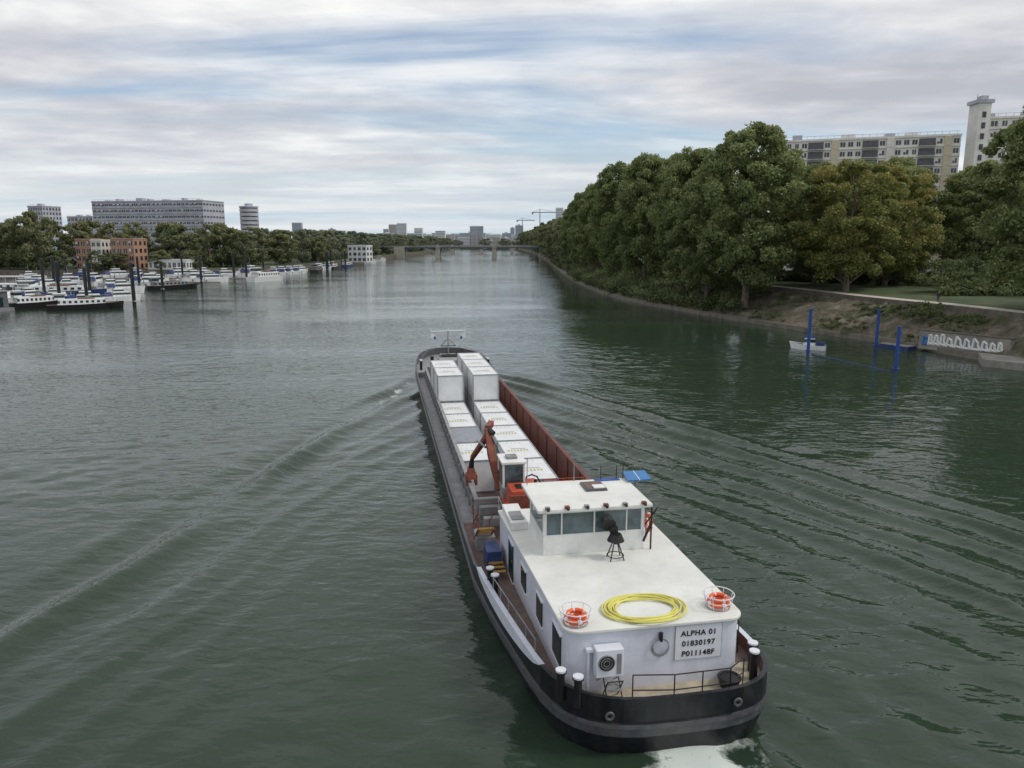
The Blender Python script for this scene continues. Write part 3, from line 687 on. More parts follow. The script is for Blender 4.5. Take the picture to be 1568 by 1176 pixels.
for (x,y,h,r_r) in [(-95,191,10.5,.45),(-123,222,11,.45),(-108,311,11.5,.45),(-119,200,10.5,.42),(-132,215,11,.42),(-104,186,9.5,.4),(-110,240,9.5,.4),(-128,262,10.5,.42),(-101,420,10,.45),(-103,436,11,.45),(-100,460,10,.45),(-150,250,11,.42),(-118,290,10.5,.42),(-140,325,10,.4),(-98,405,10,.45),(-137,188,9,.4),(-160,270,10,.4),(-175,300,10,.4),(-120,330,11,.45),(-112,345,11,.45)]:
    mb=MB(); mb.cyl((0,0,-2),(0,0,h),r_r,'boatk',n=12); mb.cyl((0,0,h),(0,0,h+.35),r_r,'boatk',r_r*.3,n=12); mb.torus((0,0,1.1),r_r+.12,.09,'steel',n=14,m=6); mb.obj('mooring_pile',None,(x,y,0))
for (x,y,h) in [(42.6,108,6.4),(55.2,114,5.8),(47.5,92.5,5.6)]:
    mb=MB(); mb.cyl((0,0,-2),(0,0,h),.23,'blue',n=12); mb.cyl((0,0,h),(0,0,h+.1),.25,'blue',n=12); mb.torus((0,0,.5),.36,.08,'blue',n=14,m=6); mb.obj('blue_mooring_pile',None,(x,y,0))
mb=MB()
for i in range(24):
    f=i/24; P=Vector((43.0,107.5,.02)).lerp(Vector((47.3,93,.02)),f); Q=Vector((43.0,107.5,.02)).lerp(Vector((47.3,93,.02)),(i+.9)/24); mb.cyl(P,Q,.08,'boatb',n=6)
mb.obj('floating_boom')
mb=MB(); hull(mb,5.2,2.2,.7,'boatw','boatb'); mb.box((0,-.3,1.2),(1.5,1.7,1.2),'boatw',taper=.85); mb.box((0,-.3,1.35),(1.52,1.72,.45),'glass',taper=.95); mb.b2((-.9,-2.4,.7),(.9,-1.3,1.1),'boatb'); mb.box((0,-.3,1.9),(1.6,1.9,.1),'boatb'); mb.cyl((0,-.5,1.9),(0,-.5,3),.04,'steel'); mb.obj('work_boat',None,(44.4,113.,0),R(65))
mb=MB(); mb.b2((-2.6,-1,-.2),(2.6,1,.45),'boatb'); mb.b2((-2.4,-.9,.453),(2.4,.9,.5),'concrete')
for x in(-2.4,0,2.4): mb.cyl((x,-.9,.5),(x,-.9,1.5),.04,'steel',n=4)
mb.cyl((-2.4,-.9,1.5),(2.4,-.9,1.5),.04,'steel',n=4); mb.obj('floating_pontoon',None,(58.5,114.5,0),R(-60))
g=empty('graffiti_wall',(64.2,106.4,0),math.atan2(-9.5,5.5)); mb=MB(); mb.b2((-6.6,-.5,.3),(6.2,.5,3.0),'concrete'); mb.b2((-6.8,-.6,3.003),(6.4,.6,3.15),'quay'); mb.obj('wall',g)
rg=random.Random(4); mb=MB()
x=-6.
while x<5.2:
    w_=rg.uniform(.6,1.1); h_=rg.uniform(1.2,1.7); z0=1.0
    kk=rg.choice(['white','sign','white','solar'])
    mb.path([(x,-.50,z0),(x+w_*.2,-.50,z0+h_),(x+w_*.8,-.50,z0+h_*rg.uniform(.6,1)),(x+w_*.7,-.50,z0+h_*.5),(x+w_,-.50,z0+.1),(x,-.50,z0+rg.uniform(0,.4))],.17,kk,6); x+=w_+.2
mb.obj('graffiti',g)
mb=MB(); mb.prism([(61,97),(72,84),(75,88),(64,103)],-.5,.95,'concrete'); mb.obj('quay_slab')
def person(x,y,z_,rz):
    pts=[((0,0,.95),.15),((0,0,1.2),.14),((0,0,1.42),.15),((0,0,1.53),.055),((0,.02,1.68),.10),
         ((-.09,0,.88),.09),((-.10,.12,.48),.06),((-.10,.0,.08),.045),((-.10,.14,.04),.04),
         ((.09,0,.88),.09),((.10,-.10,.48),.06),((.10,-.28,.12),.045),((.10,-.16,.05),.04),
         ((-.19,0,1.40),.06),((-.25,-.06,1.12),.045),((-.24,.08,.88),.035),((.19,0,1.40),.06),((.25,.06,1.12),.045),((.24,.2,.9),.035)]
    ed=[(0,1),(1,2),(2,3),(3,4),(0,5),(5,6),(6,7),(7,8),(0,9),(9,10),(10,11),(11,12),(2,13),(13,14),(14,15),(2,16),(16,17),(17,18)]
    me=bpy.data.meshes.new('body'); me.from_pydata([p for p,_ in pts],ed,[]); me.materials.append(M['cloth'])
    o=bpy.data.objects.new('body',me); COL.objects.link(o)
    md=o.modifiers.new('skin','SKIN'); 
    if not me.skin_vertices: 
        bpy.context.view_layer.objects.active=o
    for i,(p,r__) in enumerate(pts): me.skin_vertices[0].data[i].radius=(r__,r__)
    me.skin_vertices[0].data[0].use_root=True
    sb=o.modifiers.new('sub','SUBSURF'); sb.levels=1; sb.render_levels=2
    e_=empty('pedestrian',(x,y,z_),rz); o.parent=e_
    mb=MB(); mb.cyl((0,.02,1.58),(0,.02,1.78),.085,'skin',.09,n=12); mb.cyl((0,-.01,1.72),(0,-.01,1.83),.105,'hair',.06,n=12); mb.obj('head',e_)
try:
    person(71.2,127,5.9,2.6)
except Exception as ex: print('person',ex)

# ------------------------------------------------------------------ BARGE
LB=(BX,BY,0)
barge=empty('cargo_barge',LB,BR)
HW=4.3
def skx(y): return .95*max(0,1-y/11)**1.3 if y<11 else 0
def wf(y): return 1-.12*max(0,1-y/11)**1.3 if y<11 else 1
def outline(ix=0,iy_s=0,iy_b=0,n=18):
    P=[]; W=HW-ix
    e1=3.3
    for i in range(n+1):
        t=math.pi*i/n; c,s=math.cos(math.pi-t),math.sin(t)
        yy=3.4-(3.7-iy_s)*abs(s)**(2/e1)
        P.append((W*wf(yy)*math.copysign(abs(c)**(2/e1),c)+skx(yy),yy))
    for y in (6,8,11,14,20,30,40,50,58): P.append((W*wf(y)+skx(y),y))
    e2=2.3
    for i in range(n+1):
        t=math.pi*i/n; c,s=math.cos(t),math.sin(t)
        P.append((W*math.copysign(abs(c)**(2/e2),c),62+(11.7-iy_b)*abs(s)**(2/1.9)))
    for y in (58,50,40,30,20,14,11,8,6): P.append((-W*wf(y)+skx(y),y))
    return P
def sheer(y):
    if y<9: return 2.12
    if y<13: return 2.12-(y-9)/4*.35
    if y<56: return 1.77
    return 1.77+min(1,(y-56)/12)**1.3*1.15
def hwid(y):
    if y<3.4: return HW*wf(y)*(1-(min(1,(3.4-y)/3.7))**3.3)**(1/3.3)
    if y<=62: return HW*wf(y)
    s=min(1,((y-62)/11.7))**(1.9/2); c=math.sqrt(max(0,1-s*s)); return HW*c**(2/2.3)
lv=[('t',0,0,0),(1.30,0,0,0,),(1.28,-.06,-.06,-.06),(1.12,-.06,-.06,-.06),(1.10,0,0,0),(.78,.03,.05,.25),(.76,.03,.05,.26),(0.02,.3,.2,1.0),(-1.2,.9,2.0,2.4)]
mb=MB(); rings=[]
for L_ in lv:
    O=outline(L_[1],L_[2],L_[3])
    rings.append([(p[0],p[1],(sheer(p[1]) if L_[0]=='t' else L_[0]+ (0 if p[1]<58 else min(1,(p[1]-58)/12)*.5*(1 if L_[0]>.5 else 0)))) for p in O])
kk=['navy','navy','stripe','navy','stripe','navy','navy','navy']
n=len(rings[0])
for j in range(len(rings)-1):
    for i in range(n):
        i2=(i+1)%n; mb.face([rings[j][i2],rings[j][i],rings[j+1][i],rings[j+1][i2]],kk[j])
inn=[(p[0],p[1],sheer(p[1])) for p in outline(.14,.14,.14)]
inb=[(p[0],p[1],1.2) for p in inn]
for i in range(n):
    i2=(i+1)%n
    mb.face([rings[0][i],rings[0][i2],inn[i2],inn[i]],'stripe' if rings[0][i][1]>9 else 'navy'); mb.face([inn[i],inn[i2],inb[i2],inb[i]],'red' if rings[0][i][1]>1 and rings[0][i][1]<20 else 'stripe')
mb.obj('hull',barge)
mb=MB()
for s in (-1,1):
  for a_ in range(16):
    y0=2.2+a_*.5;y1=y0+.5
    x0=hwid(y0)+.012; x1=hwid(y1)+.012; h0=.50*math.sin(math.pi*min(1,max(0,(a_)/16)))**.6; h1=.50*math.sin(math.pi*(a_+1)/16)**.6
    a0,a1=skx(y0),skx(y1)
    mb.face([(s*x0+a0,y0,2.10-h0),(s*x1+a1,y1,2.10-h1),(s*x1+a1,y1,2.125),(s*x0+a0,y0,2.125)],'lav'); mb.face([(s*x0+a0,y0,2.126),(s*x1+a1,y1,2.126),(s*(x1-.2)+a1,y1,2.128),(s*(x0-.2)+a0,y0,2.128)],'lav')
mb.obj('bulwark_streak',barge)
mb=MB()
sy=[-.15,.0,.3,.8,1.3,2,3,6,9,11,13,16.8]
for a_,b__ in zip(sy[:-1],sy[1:]):
    k='beige' if b__<=2 else 'deck'; mb.face([(-hwid(a_)+.12+skx(a_),a_,1.6),(hwid(a_)-.12+skx(a_),a_,1.6),(hwid(b__)-.12+skx(b__),b__,1.6),(-hwid(b__)+.12+skx(b__),b__,1.6)],k)
sy=[16.8,25,35,45,55,60.5]
for a_,b__ in zip(sy[:-1],sy[1:]):
    for s in (-1,1): 
        q=[(s*3.4,a_,1.6),(s*4.18,a_,1.6),(s*4.18,b__,1.6),(s*3.4,b__,1.6)]; mb.face(q if s>0 else q[::-1],'greyp')
sy=[60.5,62,64,66,68,70,71.5,72.5,73.2]
for a_,b__ in zip(sy[:-1],sy[1:]): mb.face([(-hwid(a_)+.12,a_,2.1),(hwid(a_)-.12,a_,2.1),(hwid(b__)-.12,b__,2.1),(-hwid(b__)+.12,b__,2.1)],'greyp')
mb.b2((-4.1,60.4,1.2),(4.1,60.497,2.1),'greyp')
mb.obj('decks',barge)
CT=2.62
mb=MB()
mb.b2((-3.4,17,.2),(3.4,60,.3),'deck')
for s in (-1,1):
    mb.b2((s*3.28,17,.3),(s*3.34,60,CT),'red'); mb.b2((s*3.343,17,.3),(s*3.4,60,CT),'greyp'); mb.b2((s*3.24,16.9,CT+.003),(s*3.46,60.1,CT+.1),'greyp' if s<0 else 'red')
    for y in np.arange(18,60,1.5): mb.b2((s*3.403,y,1.6),(s*3.52,y+.06,CT-.05),'greyp')
    for y in np.arange(18,60,3.): mb.b2((s*3.22,y,.3),(s*3.277,y+.08,CT-.05),'red')
    mb.b2((s*3.403,17,2.2),(s*3.5,60,2.26),'greyp')
mb.b2((-3.4,16.85,.3),(3.4,16.97,CT),'greyp'); mb.b2((-3.4,60.02,.3),(3.4,60.2,CT+.1),'greyp')
mb.obj('coaming',barge)
def rrect(x0,x1,y0,y1,r,n=6,xf0=None,xf1=None):
    P=[]
    for cx,cy,a0 in ((x0+r,y0+r,180),(x1-r,y0+r,270)):
        for i in range(n+1):
            t=R(a0+90*i/n); P.append((cx+r*math.cos(t),cy+r*math.sin(t)))
    P+=[(x1 if xf1 is None else xf1,y1),(x0 if xf0 is None else xf0,y1)]; return P
CL=lambda y:-2.5-.38*max(0,(y-1.7))/10.7
mb=MB(); mb.prism(rrect(-2.5,3.5,1.2,12.4,.5,xf0=-2.88,xf1=3.42),1.6,3.68,'lav'); mb.obj('aft_cabin',barge)
mb=MB(); mb.prism(rrect(-2.58,3.58,1.1,12.5,.55,xf0=-2.96,xf1=3.5),3.683,3.80,'roof'); mb.obj('cabin_roof',barge,bevel=.03)
mb=MB()
for (y0,y1,z0,z1) in [(1.9,3.0,2.15,3.25),(4.4,5.3,2.25,3.2),(7.0,7.9,2.3,3.2),(9.4,10.4,1.65,3.3)]:
    x=CL((y0+y1)/2)
    mb.b2((x-.035,y0,z0),(x+.1,y1,z1),'glass'); mb.b2((x-.05,y0-.07,z1),(x+.1,y1+.07,z1+.06),'sign'); mb.b2((x-.05,y0-.07,z0-.06),(x+.1,y1+.07,z0),'sign')
    mb.b2((3.4,y0,z0),(3.54,y1,z1),'glass')
mb.obj('cabin_windows',barge)
mb=MB(); WX0,WX1,WY0,WY1=-2.0,2.15,7.1,9.8
mb.b2((WX0,WY0,3.8),(WX1,WY1,4.62),'white')
for x in (WX0,WX1):
    for y in (WY0,WY1): mb.box((x+(.07 if x<0 else -.07),y+(.07 if y<8 else -.07),5.12),(.14,.14,1.0),'white')
mb.b2((WX0,WY0,5.5),(WX1,WY1,5.66),'white')
for f in (.18,.5,.82): mb.box((WX0+(WX1-WX0)*f,WY0+.04,5.07),(.06,.08,.9),'white'); mb.box((WX0+(WX1-WX0)*f,WY1-.04,5.07),(.06,.08,.9),'white')
mb.obj('wheelhouse',barge,bevel=.015)
mb=MB(); mb.b2((WX0+.05,WY0+.05,4.62),(WX1-.05,WY0+.07,5.5),'wglass'); mb.b2((WX0+.05,WY1-.07,4.62),(WX1-.05,WY1-.05,5.5),'wglass')
mb.b2((WX0+.05,WY0+.1,4.62),(WX0+.07,WY1-.1,5.5),'wglass'); mb.b2((WX1-.07,WY0+.1,4.62),(WX1-.05,WY1-.1,5.5),'wglass'); 
mb.obj('wheelhouse_windows',barge)
mb=MB(); mb.b2((-2.3,6.75,5.663),(2.35,10.2,5.80),'roof'); mb.obj('wheelhouse_roof',barge,bevel=.03)
mb=MB()
mb.b2((.15,8.6,5.803),(1.05,9.7,5.88),'stripe'); mb.b2((.22,8.67,5.883),(.98,9.63,5.9),'deck'); mb.b2((.5,8.67,5.9),(.98,9.1,5.94),'white')
for i in range(6): 
    x=-1.9+i*.78; mb.cyl((x,6.72,5.86),(x,6.62,5.82),.06,'black',n=8); mb.b2((x-.09,6.72,5.803),(x+.09,6.9,5.9),'rust' if i%2 else 'greyp')
mb.b2((.9,9.85,5.803),(2.0,10.15,5.83),'blue')
mb.cyl((2.1,6.9,4.9),(2.55,6.8,5.6),.03,'black'); mb.cyl((2.4,7,3.8),(2.4,7,5.6),.035,'black'); mb.cyl((2.05,6.9,4.2),(2.4,6.95,5.),.05,'black')
for x in (1.2,1.9,2.2): mb.cyl((x,10.1,5.8),(x,10.1,6.4),.02,'black',n=5)
mb.cyl((-2.1,9.9,5.8),(-2.1,9.9,7.0),.02,'steel',n=5); mb.cyl((0,10.1,5.8),(0,10.1,6.6),.02,'steel',n=5)
mb.obj('roof_fittings',barge)
mb=MB(); mb.box((2.75,9.9,5.95),(1.05,.9,.05),'solar',rx=R(8)); mb.box((2.75,9.9,5.955),(.03,.92,.055),'sign',rx=R(8)); mb.cyl((2.7,9.9,3.8),(2.7,9.9,5.9),.04,'steel'); mb.obj('solar_panel',barge)
mb=MB()
SX,SY=.72,6.35
for x,y in ((-.27,-.25),(.28,-.25),(-.27,.25),(.28,.25)): mb.cyl((SX+x,SY+y,3.8),(SX+x*.35,SY+y*.35,4.45),.025,'black',n=5)
mb.torus((SX,SY,3.95),.33,.02,'black',n=16,m=5)
mb.cyl((SX,SY,4.42),(SX,SY,4.6),.1,'black'); mb.cyl((SX,SY,4.55),(SX,SY,4.82),.34,'black',.22,n=18)
mb.cyl((SX,SY+.15,4.7),(SX-.2,SY+.15,5.2),.06,'black'); mb.cyl((SX-.3,SY,5.2),(SX-.3,SY+.35,5.35),.30,'black',.22,n=18); mb.box((SX-.05,SY+.15,4.95),(.3,.2,.25),'black')
mb.obj('searchlight',barge)
mb=MB(); mb.b2((-2.8,9.9,3.803),(-2.05,12.3,4.15),'white'); mb.b2((-2.7,10.2,4.153),(-2.15,11.2,4.2),'greyp'); mb.b2((2.6,9.4,3.803),(3.2,11.8,4.0),'white')
mb.b2((-3.7,10.8,1.603),(-3.05,12.0,2.5),'boatb'); mb.b2((-3.9,13.,1.603),(-3.,14.2,2.3),'greyp'); mb.b2((1.2,13,1.603),(3.2,15.6,2.9),'greyp'); mb.b2((1.6,13.4,2.903),(2.8,14.8,3.2),'orange')
for x in (-.2,.6): mb.cyl((x,13.4,1.6),(x,13.4,3.6),.16,'greyp'); mb.cyl((x,13.4,3.6),(x,13.1,3.8),.2,'greyp')
mb.obj('deck_boxes',barge,bevel=.02)
mb=MB()
for i in range(7): mb.b2((-3.65,9.9+i*.34,1.9+i*.05),(-3.0,10.1+i*.34,1.95+i*.05),'stairs')
for i in range(7): mb.b2((-3.85,12.4+i*.26,2.9-i*.17),(-3.15,12.62+i*.26,2.95-i*.17),'stairs')
for x in (-3.88,-3.12): mb.path([(x,12.4,2.95),(x,14.1,1.8)],.05,'rust'); mb.path([(x,12.3,3.8),(x,14.1,2.7),(x,14.1,1.7)],.03,'rust')
mb.obj('stairs',barge)
mb=MB()
for (x,y) in [(-2.75,.95),(-2.3,.5),(3.85,.95),(4.05,1.45),(-3.85,8.9),(-3.75,8.2),(-3.7,62),(-3.7,62.8),(3.7,62),(3.7,62.8)]:
    z0=1.6 if y<20 else 2.1; mb.cyl((x,y,z0),(x,y,z0+.95),.13,'black',n=14); mb.cyl((x,y,z0+.95),(x,y,z0+1.0),.19,'black',n=14); mb.cyl((x,y,z0+1.0),(x,y,z0+1.06),.17,'sign',n=14)
mb.obj('bollards',barge)
mb=MB()
def rail(P,h,k='steel',r=.022,step=.9,levels=2):
    for a_,b__ in zip(P[:-1],P[1:]):
        a_=Vector(a_);b__=Vector(b__); n_=max(1,int((b__-a_).length/step))
        for i in range(n_+1):
            q=a_.lerp(b__,i/n_); mb.cyl(q,q+Vector((0,0,h)),r,k,n=5)
        for l in range(1,levels+1): mb.cyl(a_+Vector((0,0,h*l/levels)),b__+Vector((0,0,h*l/levels)),r,k,n=5)
rail([(-.6,.25,1.6),(0.7,.05,1.6),(2.6,.1,1.6),(3.3,.6,1.6)],1.05,'black')
rail([(4.1,2.6,1.6),(4.05,4,1.6),(3.98,8,1.6)],1.2,'black')
rail([(-3.15,3,2.1),(-3.85,8,2.1)],.5,'greyp',levels=1)
rail([(-3.5,64,2.9),(-2.6,68,3.),(-1.4,71,3.)],.5,'steel',step=1.5); rail([(3.5,64,2.9),(2.6,68,3.),(1.4,71,3.)],.5,'steel',step=1.5)
rail([(-3.6,14.5,1.6),(-3.6,16.6,1.6)],1.1,'rust'); rail([(-2.7,12.7,3.0),(-2.7,14,3.0)],.9,'greyp')
mb.obj('railings',barge)
mb=MB()
mb.b2((-1.6,63,2.103),(1.6,65.4,2.9),'greyp'); mb.cyl((-1,68,2.5),(1,68,2.5),.4,'black',n=16); mb.b2((-1.2,67.5,2.103),(-1.02,68.5,2.9),'greyp'); mb.b2((1.02,67.5,2.103),(1.2,68.5,2.9),'greyp'); mb.cyl((-2.2,66.5,2.1),(-2.2,66.5,2.9),.2,'black'); mb.cyl((2.2,66.5,2.1),(2.2,66.5,2.9),.2,'black')
mb.b2((-.9,69.6,2.103),(.9,70.6,2.6),'greyp'); mb.obj('windlass',barge,bevel=.03)
mb=MB(); mb.cyl((0,70,2.5),(0,70,5.5),.09,'greyp',.06); mb.cyl((0,69.6,4.2),(0,70,4.6),.05,'greyp'); mb.cyl((-2.05,70,5.35),(2.05,70,5.4),.07,'sign'); mb.cyl((-.9,70,3.6),(0,70,4.5),.05,'greyp'); mb.cyl((.9,70,3.6),(0,70,4.5),.05,'greyp'); mb.cyl((-.9,70,3.6),(.9,70,3.6),.05,'black')
for x in (-2.05,0,2.05): mb.cyl((x,70,5.3),(x,70,5.8),.05,'sign')
for s in (-1,1): mb.face([(s*2.05,70,5.3),(s*1.5,70.05,4.9),(s*1.6,70.0,4.3),(s*2.15,70,4.65)],'sign'); mb.face([(s*1.65,69.99,4.8),(s*1.45,70.0,4.65),(s*1.5,70,4.35),(s*1.75,69.98,4.5)],'blue')
mb.obj('bow_mast',barge)
mb=MB()
for x in (-1.5,2.7): mb.torus((x,-.30,1.7),.11,.045,'stripe',ax='Y',n=18,m=6)
mb.obj('fairleads',barge)
sg=empty('registration_sign',LB,BR); mb=MB(); mb.b2((1.15,1.165,2.45),(2.75,1.2,3.62),'sign')
mb.b2((1.13,1.17,2.42),(1.15,1.2,3.65),'frame'); mb.b2((2.75,1.17,2.42),(2.77,1.2,3.65),'frame'); mb.obj('panel',sg)
for t_,zz in (('ALPHA 01',3.28),('01830197',2.92),('P011148F',2.56)):
    cu=bpy.data.curves.new('lettering','FONT'); cu.body=t_; cu.size=.26; cu.align_x='CENTER'; cu.extrude=.004; cu.offset=.006; cu.space_character=1.12; cu.materials.append(M['text'])
    o=bpy.data.objects.new('lettering',cu); COL.objects.link(o); o.parent=sg; o.location=(1.95,1.155,zz); o.rotation_euler=(R(90),0,0)
ac=empty('air_conditioner',LB,BR); mb=MB(); mb.b2((-1.65,.72,2.35),(-.75,1.15,3.3),'sign'); mb.obj('casing',ac,bevel=.03)
mb=MB(); mb.cyl((-1.32,.70,2.85),(-1.32,.722,2.85),.27,'black',n=22)
for r__ in (.1,.18,.26): mb.torus((-1.32,.69,2.85),r__,.012,'greyp',ax='Y',n=22,m=5)
mb.b2((-.98,.705,2.45),(-.83,.72,3.15),'greyp'); mb.b2((-1.9,1.0,3.1),(-1.66,1.18,3.2),'sign'); mb.b2((-1.85,1.05,1.8),(-1.78,1.19,3.1),'sign')
for x in (-1.5,-.9): mb.path([(x,1.18,2.0),(x,.75,2.33),(x,1.18,2.33)],.025,'steel')
mb.obj('fan_grille',ac)
mb=MB()
for x in (-1.35,-.85): mb.path([(x,.95,1.6),(x,.45,2.35)],.022,'black'); mb.path([(x,.35,1.6),(x,.95,2.25)],.022,'black')
mb.path([(-1.35,.45,2.35),(-.85,.45,2.35)],.022,'black'); mb.b2((-1.33,.5,1.98),(-.87,.9,2.0),'greyp')
mb.obj('folding_chair',None,LB,BR)
mb=MB()
for i in range(4): mb.torus((.62,1.14-.015*i,2.95+.03*i),.30-.01*i,.012,'greyp',ax='Y',n=26,m=5)
mb.cyl((.62,1.2,3.25),(.62,1.05,3.25),.05,'black'); mb.cyl((.62,1.12,3.3),(.62,1.12,3.5),.07,'black'); mb.obj('coiled_cable',None,LB,BR)
mb=MB(); mb.cyl((2.9,.75,1.6),(2.9,.75,1.9),.3,'black',.36,n=18); mb.torus((2.9,.75,1.9),.34,.05,'black'); mb.torus((2.9,.75,1.78),.2,.06,'greyp'); mb.obj('rope_tub',None,LB,BR)
for (x,y,z_) in [(-2.1,1.7,3.8),(2.95,1.95,3.8)]:
    o=empty('lifebuoy',LB,BR); mb=MB()
    mb.torus((x,y,z_+.16),.30,.085,'ring',kf=lambda f:'sign' if (f*4)%1<.13 else 'ring',n=32,m=10); mb.torus((x+.04,y+.02,z_+.30),.27,.07,'ring',kf=lambda f:'sign' if (f*4)%1<.1 else 'ring',n=32,m=10); mb.obj('ring',o,smooth=True)
    mb=MB(); mb.torus((x,y,z_+.03),.40,.015,'greyp',n=24,m=5); mb.torus((x,y,z_+.25),.46,.015,'sign',n=24,m=5); mb.torus((x,y,z_+.48),.52,.02,'sign',n=24,m=5)
    for i in range(8):
        t=i*math.pi/4; mb.cyl((x+.40*math.cos(t),y+.40*math.sin(t),z_+.03),(x+.52*math.cos(t),y+.52*math.sin(t),z_+.48),.014,'sign',n=4)
    mb.obj('basket',o)
mb=MB(); mb.torus((2.75,8.3,4.45),.34,.09,'ring',ax='X',kf=lambda f:'sign' if (f*4)%1<.13 else 'ring',n=30,m=8); mb.cyl((2.65,8.3,3.8),(2.65,8.3,4.9),.025,'steel'); mb.obj('lifebuoy',None,LB,BR)
cu=bpy.data.curves.new('yellow_hose_coil','CURVE'); cu.dimensions='3D'; s_=cu.splines.new('NURBS'); rh=random.Random(2); pts=[]
for i in range(26*8):
    t=i/26*2*math.pi; lap=i/26; rr=1.08+.16*math.sin(lap*2.1)+.05*math.sin(t*2+lap); pts.append((.40+.10*math.sin(lap*1.7)+rr*math.cos(t)*1.10,2.15+.08*math.cos(lap)+rr*.80*math.sin(t),3.84+.02*(int(lap)%4)+.01*math.sin(t*3)))
s_.points.add(len(pts)-1)
for p,q in zip(s_.points,pts): p.co=(*q,1)
cu.bevel_depth=.032; cu.bevel_resolution=2; cu.materials.append(M['hose']); s_.order_u=4
o=bpy.data.objects.new('yellow_hose_coil',cu); COL.objects.link(o); o.location=LB; o.rotation_euler=(0,0,BR)

rc=random.Random(9)
def container(xc,y0,y1,z0,z1,k='cont',w=2.2):
    mb=MB(); x0,x1=xc-w/2,xc+w/2
    mb.b2((x0,y0,z0),(x1,y1,z1),k)
    f='frame'; t=.07
    for x in (x0,x1):
        for y in (y0,y1): mb.box((x,y,(z0+z1)/2),(t*1.4,t*1.4,z1-z0+.05),f)
        mb.box((x,(y0+y1)/2,z1),(t,y1-y0,t),f)
    for y in (y0,y1): mb.box((xc,y,z1),(w,t,t),f); mb.box((xc,y,z0+.06),(w,t,t),f)
    for i in range(1,6):
        for x in (x0,x1): mb.box((x,y0+(y1-y0)*i/6,(z0+z1)/2),(.06,.05,z1-z0-.1),k)
    if k=='cont':
        cy=(y0+y1)/2; mb.b2((xc-.85,cy-.5,z1+.002),(xc+.75,cy+.1,z1+.008),'sign')
        for i in range(7): mb.b2((xc-.8+i*.21,cy-.42+rc.uniform(0,.05),z1+.009),(xc-.68+i*.21,cy-.02,z1+.014),'yellow')
        mb.b2((xc-.5,cy+.2,z1+.003),(xc+.5,cy+.3,z1+.01),'frame')
        for i in range(4): mb.b2((xc-.6+i*.3,y1-.5,z1+.003),(xc-.5+i*.3,y1-.42,z1+.01),'frame')
        mb.b2((x0+.3,y0-.008,z0+1.4),(x0+.9,y0-.002,z0+1.6),'sign')
    mb.obj('shipping_container',None,LB,BR)
ZT=2.42
for y0 in (25.2,29.7,34.1,38.5,43.,47.35,51.7): container(-2.25,y0,y0+4.25,.32,ZT,'contgrey' if y0==29.7 else 'cont')
for y0 in (20.8,25.2,29.7,34.1,38.5,43.,47.35,51.7): container(.78,y0,y0+4.25,.32,ZT)
for y0 in (43.,47.35): container(-2.25,y0,y0+4.25,ZT+.05,ZT+2.3)
for y0 in (43.,47.35,51.7): container(.78,y0,y0+4.25,ZT+.05,ZT+2.3)
ex=empty('material_handler_excavator',LB,BR)
mb=MB(); mb.b2((-3.3,14.6,2.2),(3.3,15.0,2.6),'greyp'); mb.b2((-3.3,16.2,2.2),(3.3,16.6,2.6),'greyp'); 
for x in (-3.2,3.2):
    for y in (14.8,16.4): mb.b2((x-.12,y-.15,1.6),(x+.12,y+.15,2.2),'greyp')
mb.cyl((-1.3,15.6,2.6),(-1.3,15.6,2.95),.75,'black',n=24); mb.obj('undercarriage',ex)
mb=MB(); mb.b2((-2.2,14.2,2.95),(-.4,16.8,3.15),'orange'); mb.box((-1.2,14.9,3.6),(1.75,1.5,.9),'orange',taper=.92); mb.b2((-2.1,14.0,3.0),(-.3,14.3,3.9),'rust'); mb.box((-.7,16.2,3.5),(.7,1.2,.7),'orange'); mb.cyl((-.7,14.9,4.0),(-.7,14.9,4.4),.07,'black')
mb.b2((-1.7,14.6,4.05),(-1.0,15.2,4.1),'black'); mb.obj('engine_house',ex,bevel=.06)
mb=MB(); cx0,cx1,cy0,cy1=-2.2,-1.05,15.75,17.35
mb.b2((cx0,cy0,3.15),(cx1,cy1,3.75),'greyp'); mb.b2((cx0-.05,cy0-.05,4.95),(cx1+.05,cy1+.05,5.08),'white')
for x in (cx0+.05,cx1-.05):
    for y_ in (cy0+.05,cy1-.05): mb.box((x,y_,4.35),(.10,.10,1.2),'white')
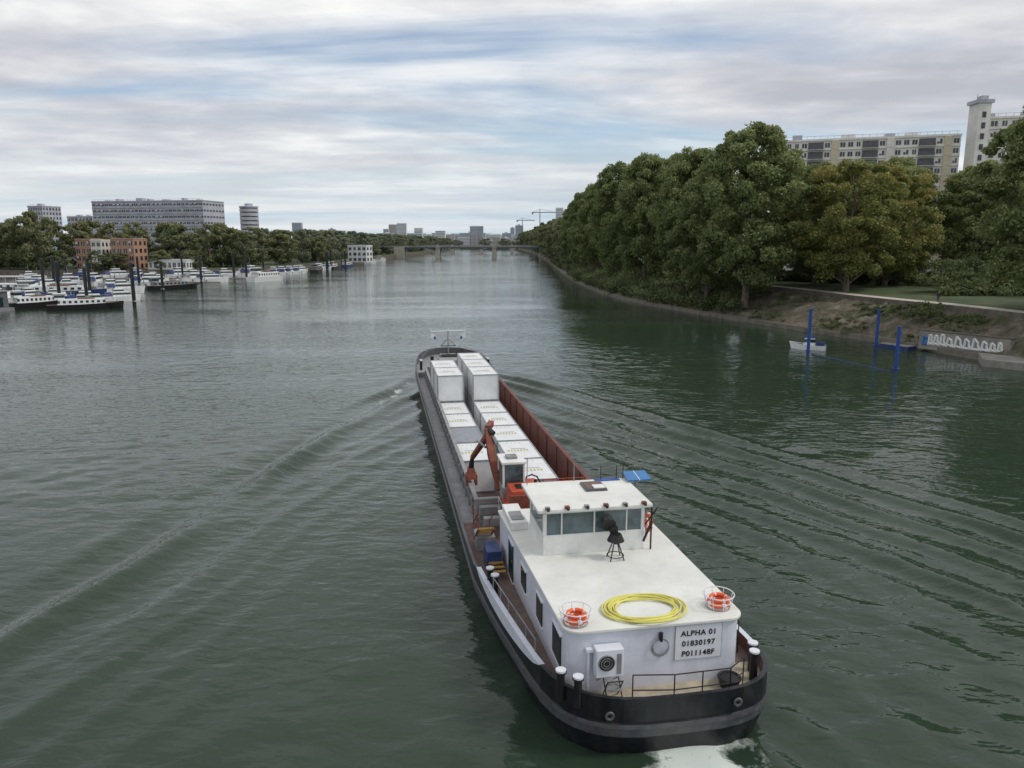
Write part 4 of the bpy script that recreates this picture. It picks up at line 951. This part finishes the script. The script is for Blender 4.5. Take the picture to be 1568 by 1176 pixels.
mb.b2((cx0+.3,cy0+.5,5.08),(cx1-.3,cy1-.5,5.2),'greyp'); mb.b2((cx0+.3,cy0+.4,3.75),(cx1-.3,cy0+.9,4.4),'black'); mb.obj('cab',ex,bevel=.02)
mb=MB(); mb.b2((cx0+.03,cy0+.03,3.75),(cx1-.03,cy1-.03,4.95),'wglass'); mb.obj('cab_glass',ex)
mb=MB()
def beam(a_,b__,w0,w1,k):
    mb.cyl(a_,b__,w0,k,w1,n=4)
beam((-2.1,16.9,3.3),(-2.45,17.9,4.9),.30,.27,'rust'); beam((-2.45,17.9,4.9),(-2.55,18.6,6.15),.27,.22,'rust'); beam((-2.55,18.6,6.15),(-2.2,19.6,6.2),.22,.2,'rust')
beam((-2.45,18.4,6.0),(-3.2,20.2,4.1),.2,.15,'rust'); mb.cyl((-1.9,17.3,3.4),(-2.4,18.1,5.1),.08,'steel'); mb.cyl((-2.7,18.3,5.2),(-3.0,19.4,5.3),.07,'steel')
mb.cyl((-2.55,18.6,6.1),(-2.3,18.3,5.9),.18,'black')
beam((-3.2,20.2,4.1),(-3.25,20.3,3.5),.13,.2,'black'); mb.box((-3.25,20.3,3.2),(.55,.7,.6),'rust',taper=.6)
for s in (-1,1): mb.box((-3.25+s*.25,20.3,2.85),(.12,.6,.6),'rust')
for a_,b__ in (((-2.0,17.0,3.9),(-2.4,18.2,5.8)),((-2.1,17.0,3.8),(-2.7,18.6,5.5))): mb.path([a_,tuple((Vector(a_)+Vector(b__))/2+Vector((.25,-.1,-.1))),b__],.03,'black')
mb.obj('boom_and_grapple',ex)
mb=MB()
for i in range(9):
    t=i/9*2*math.pi; mb.cyl((-.3+.45*math.cos(t),17.6+.3*math.sin(t),3.3+.4*math.sin(t)),(-.3+.45*math.cos(t+.9),17.6+.3*math.sin(t+.9),3.3+.4*math.sin(t+.9)),.04,'black')
rail([(.2,17.2,3.0),(2.4,17.2,3.0)],.6,'orange'); mb.b2((.4,17.3,2.98),(2.0,17.9,3.25),'orange'); mb.b2((-3.5,16.9,CT+.11),(3.4,17.2,CT+.2),'greyp')
mb.obj('hose_reel',barge)
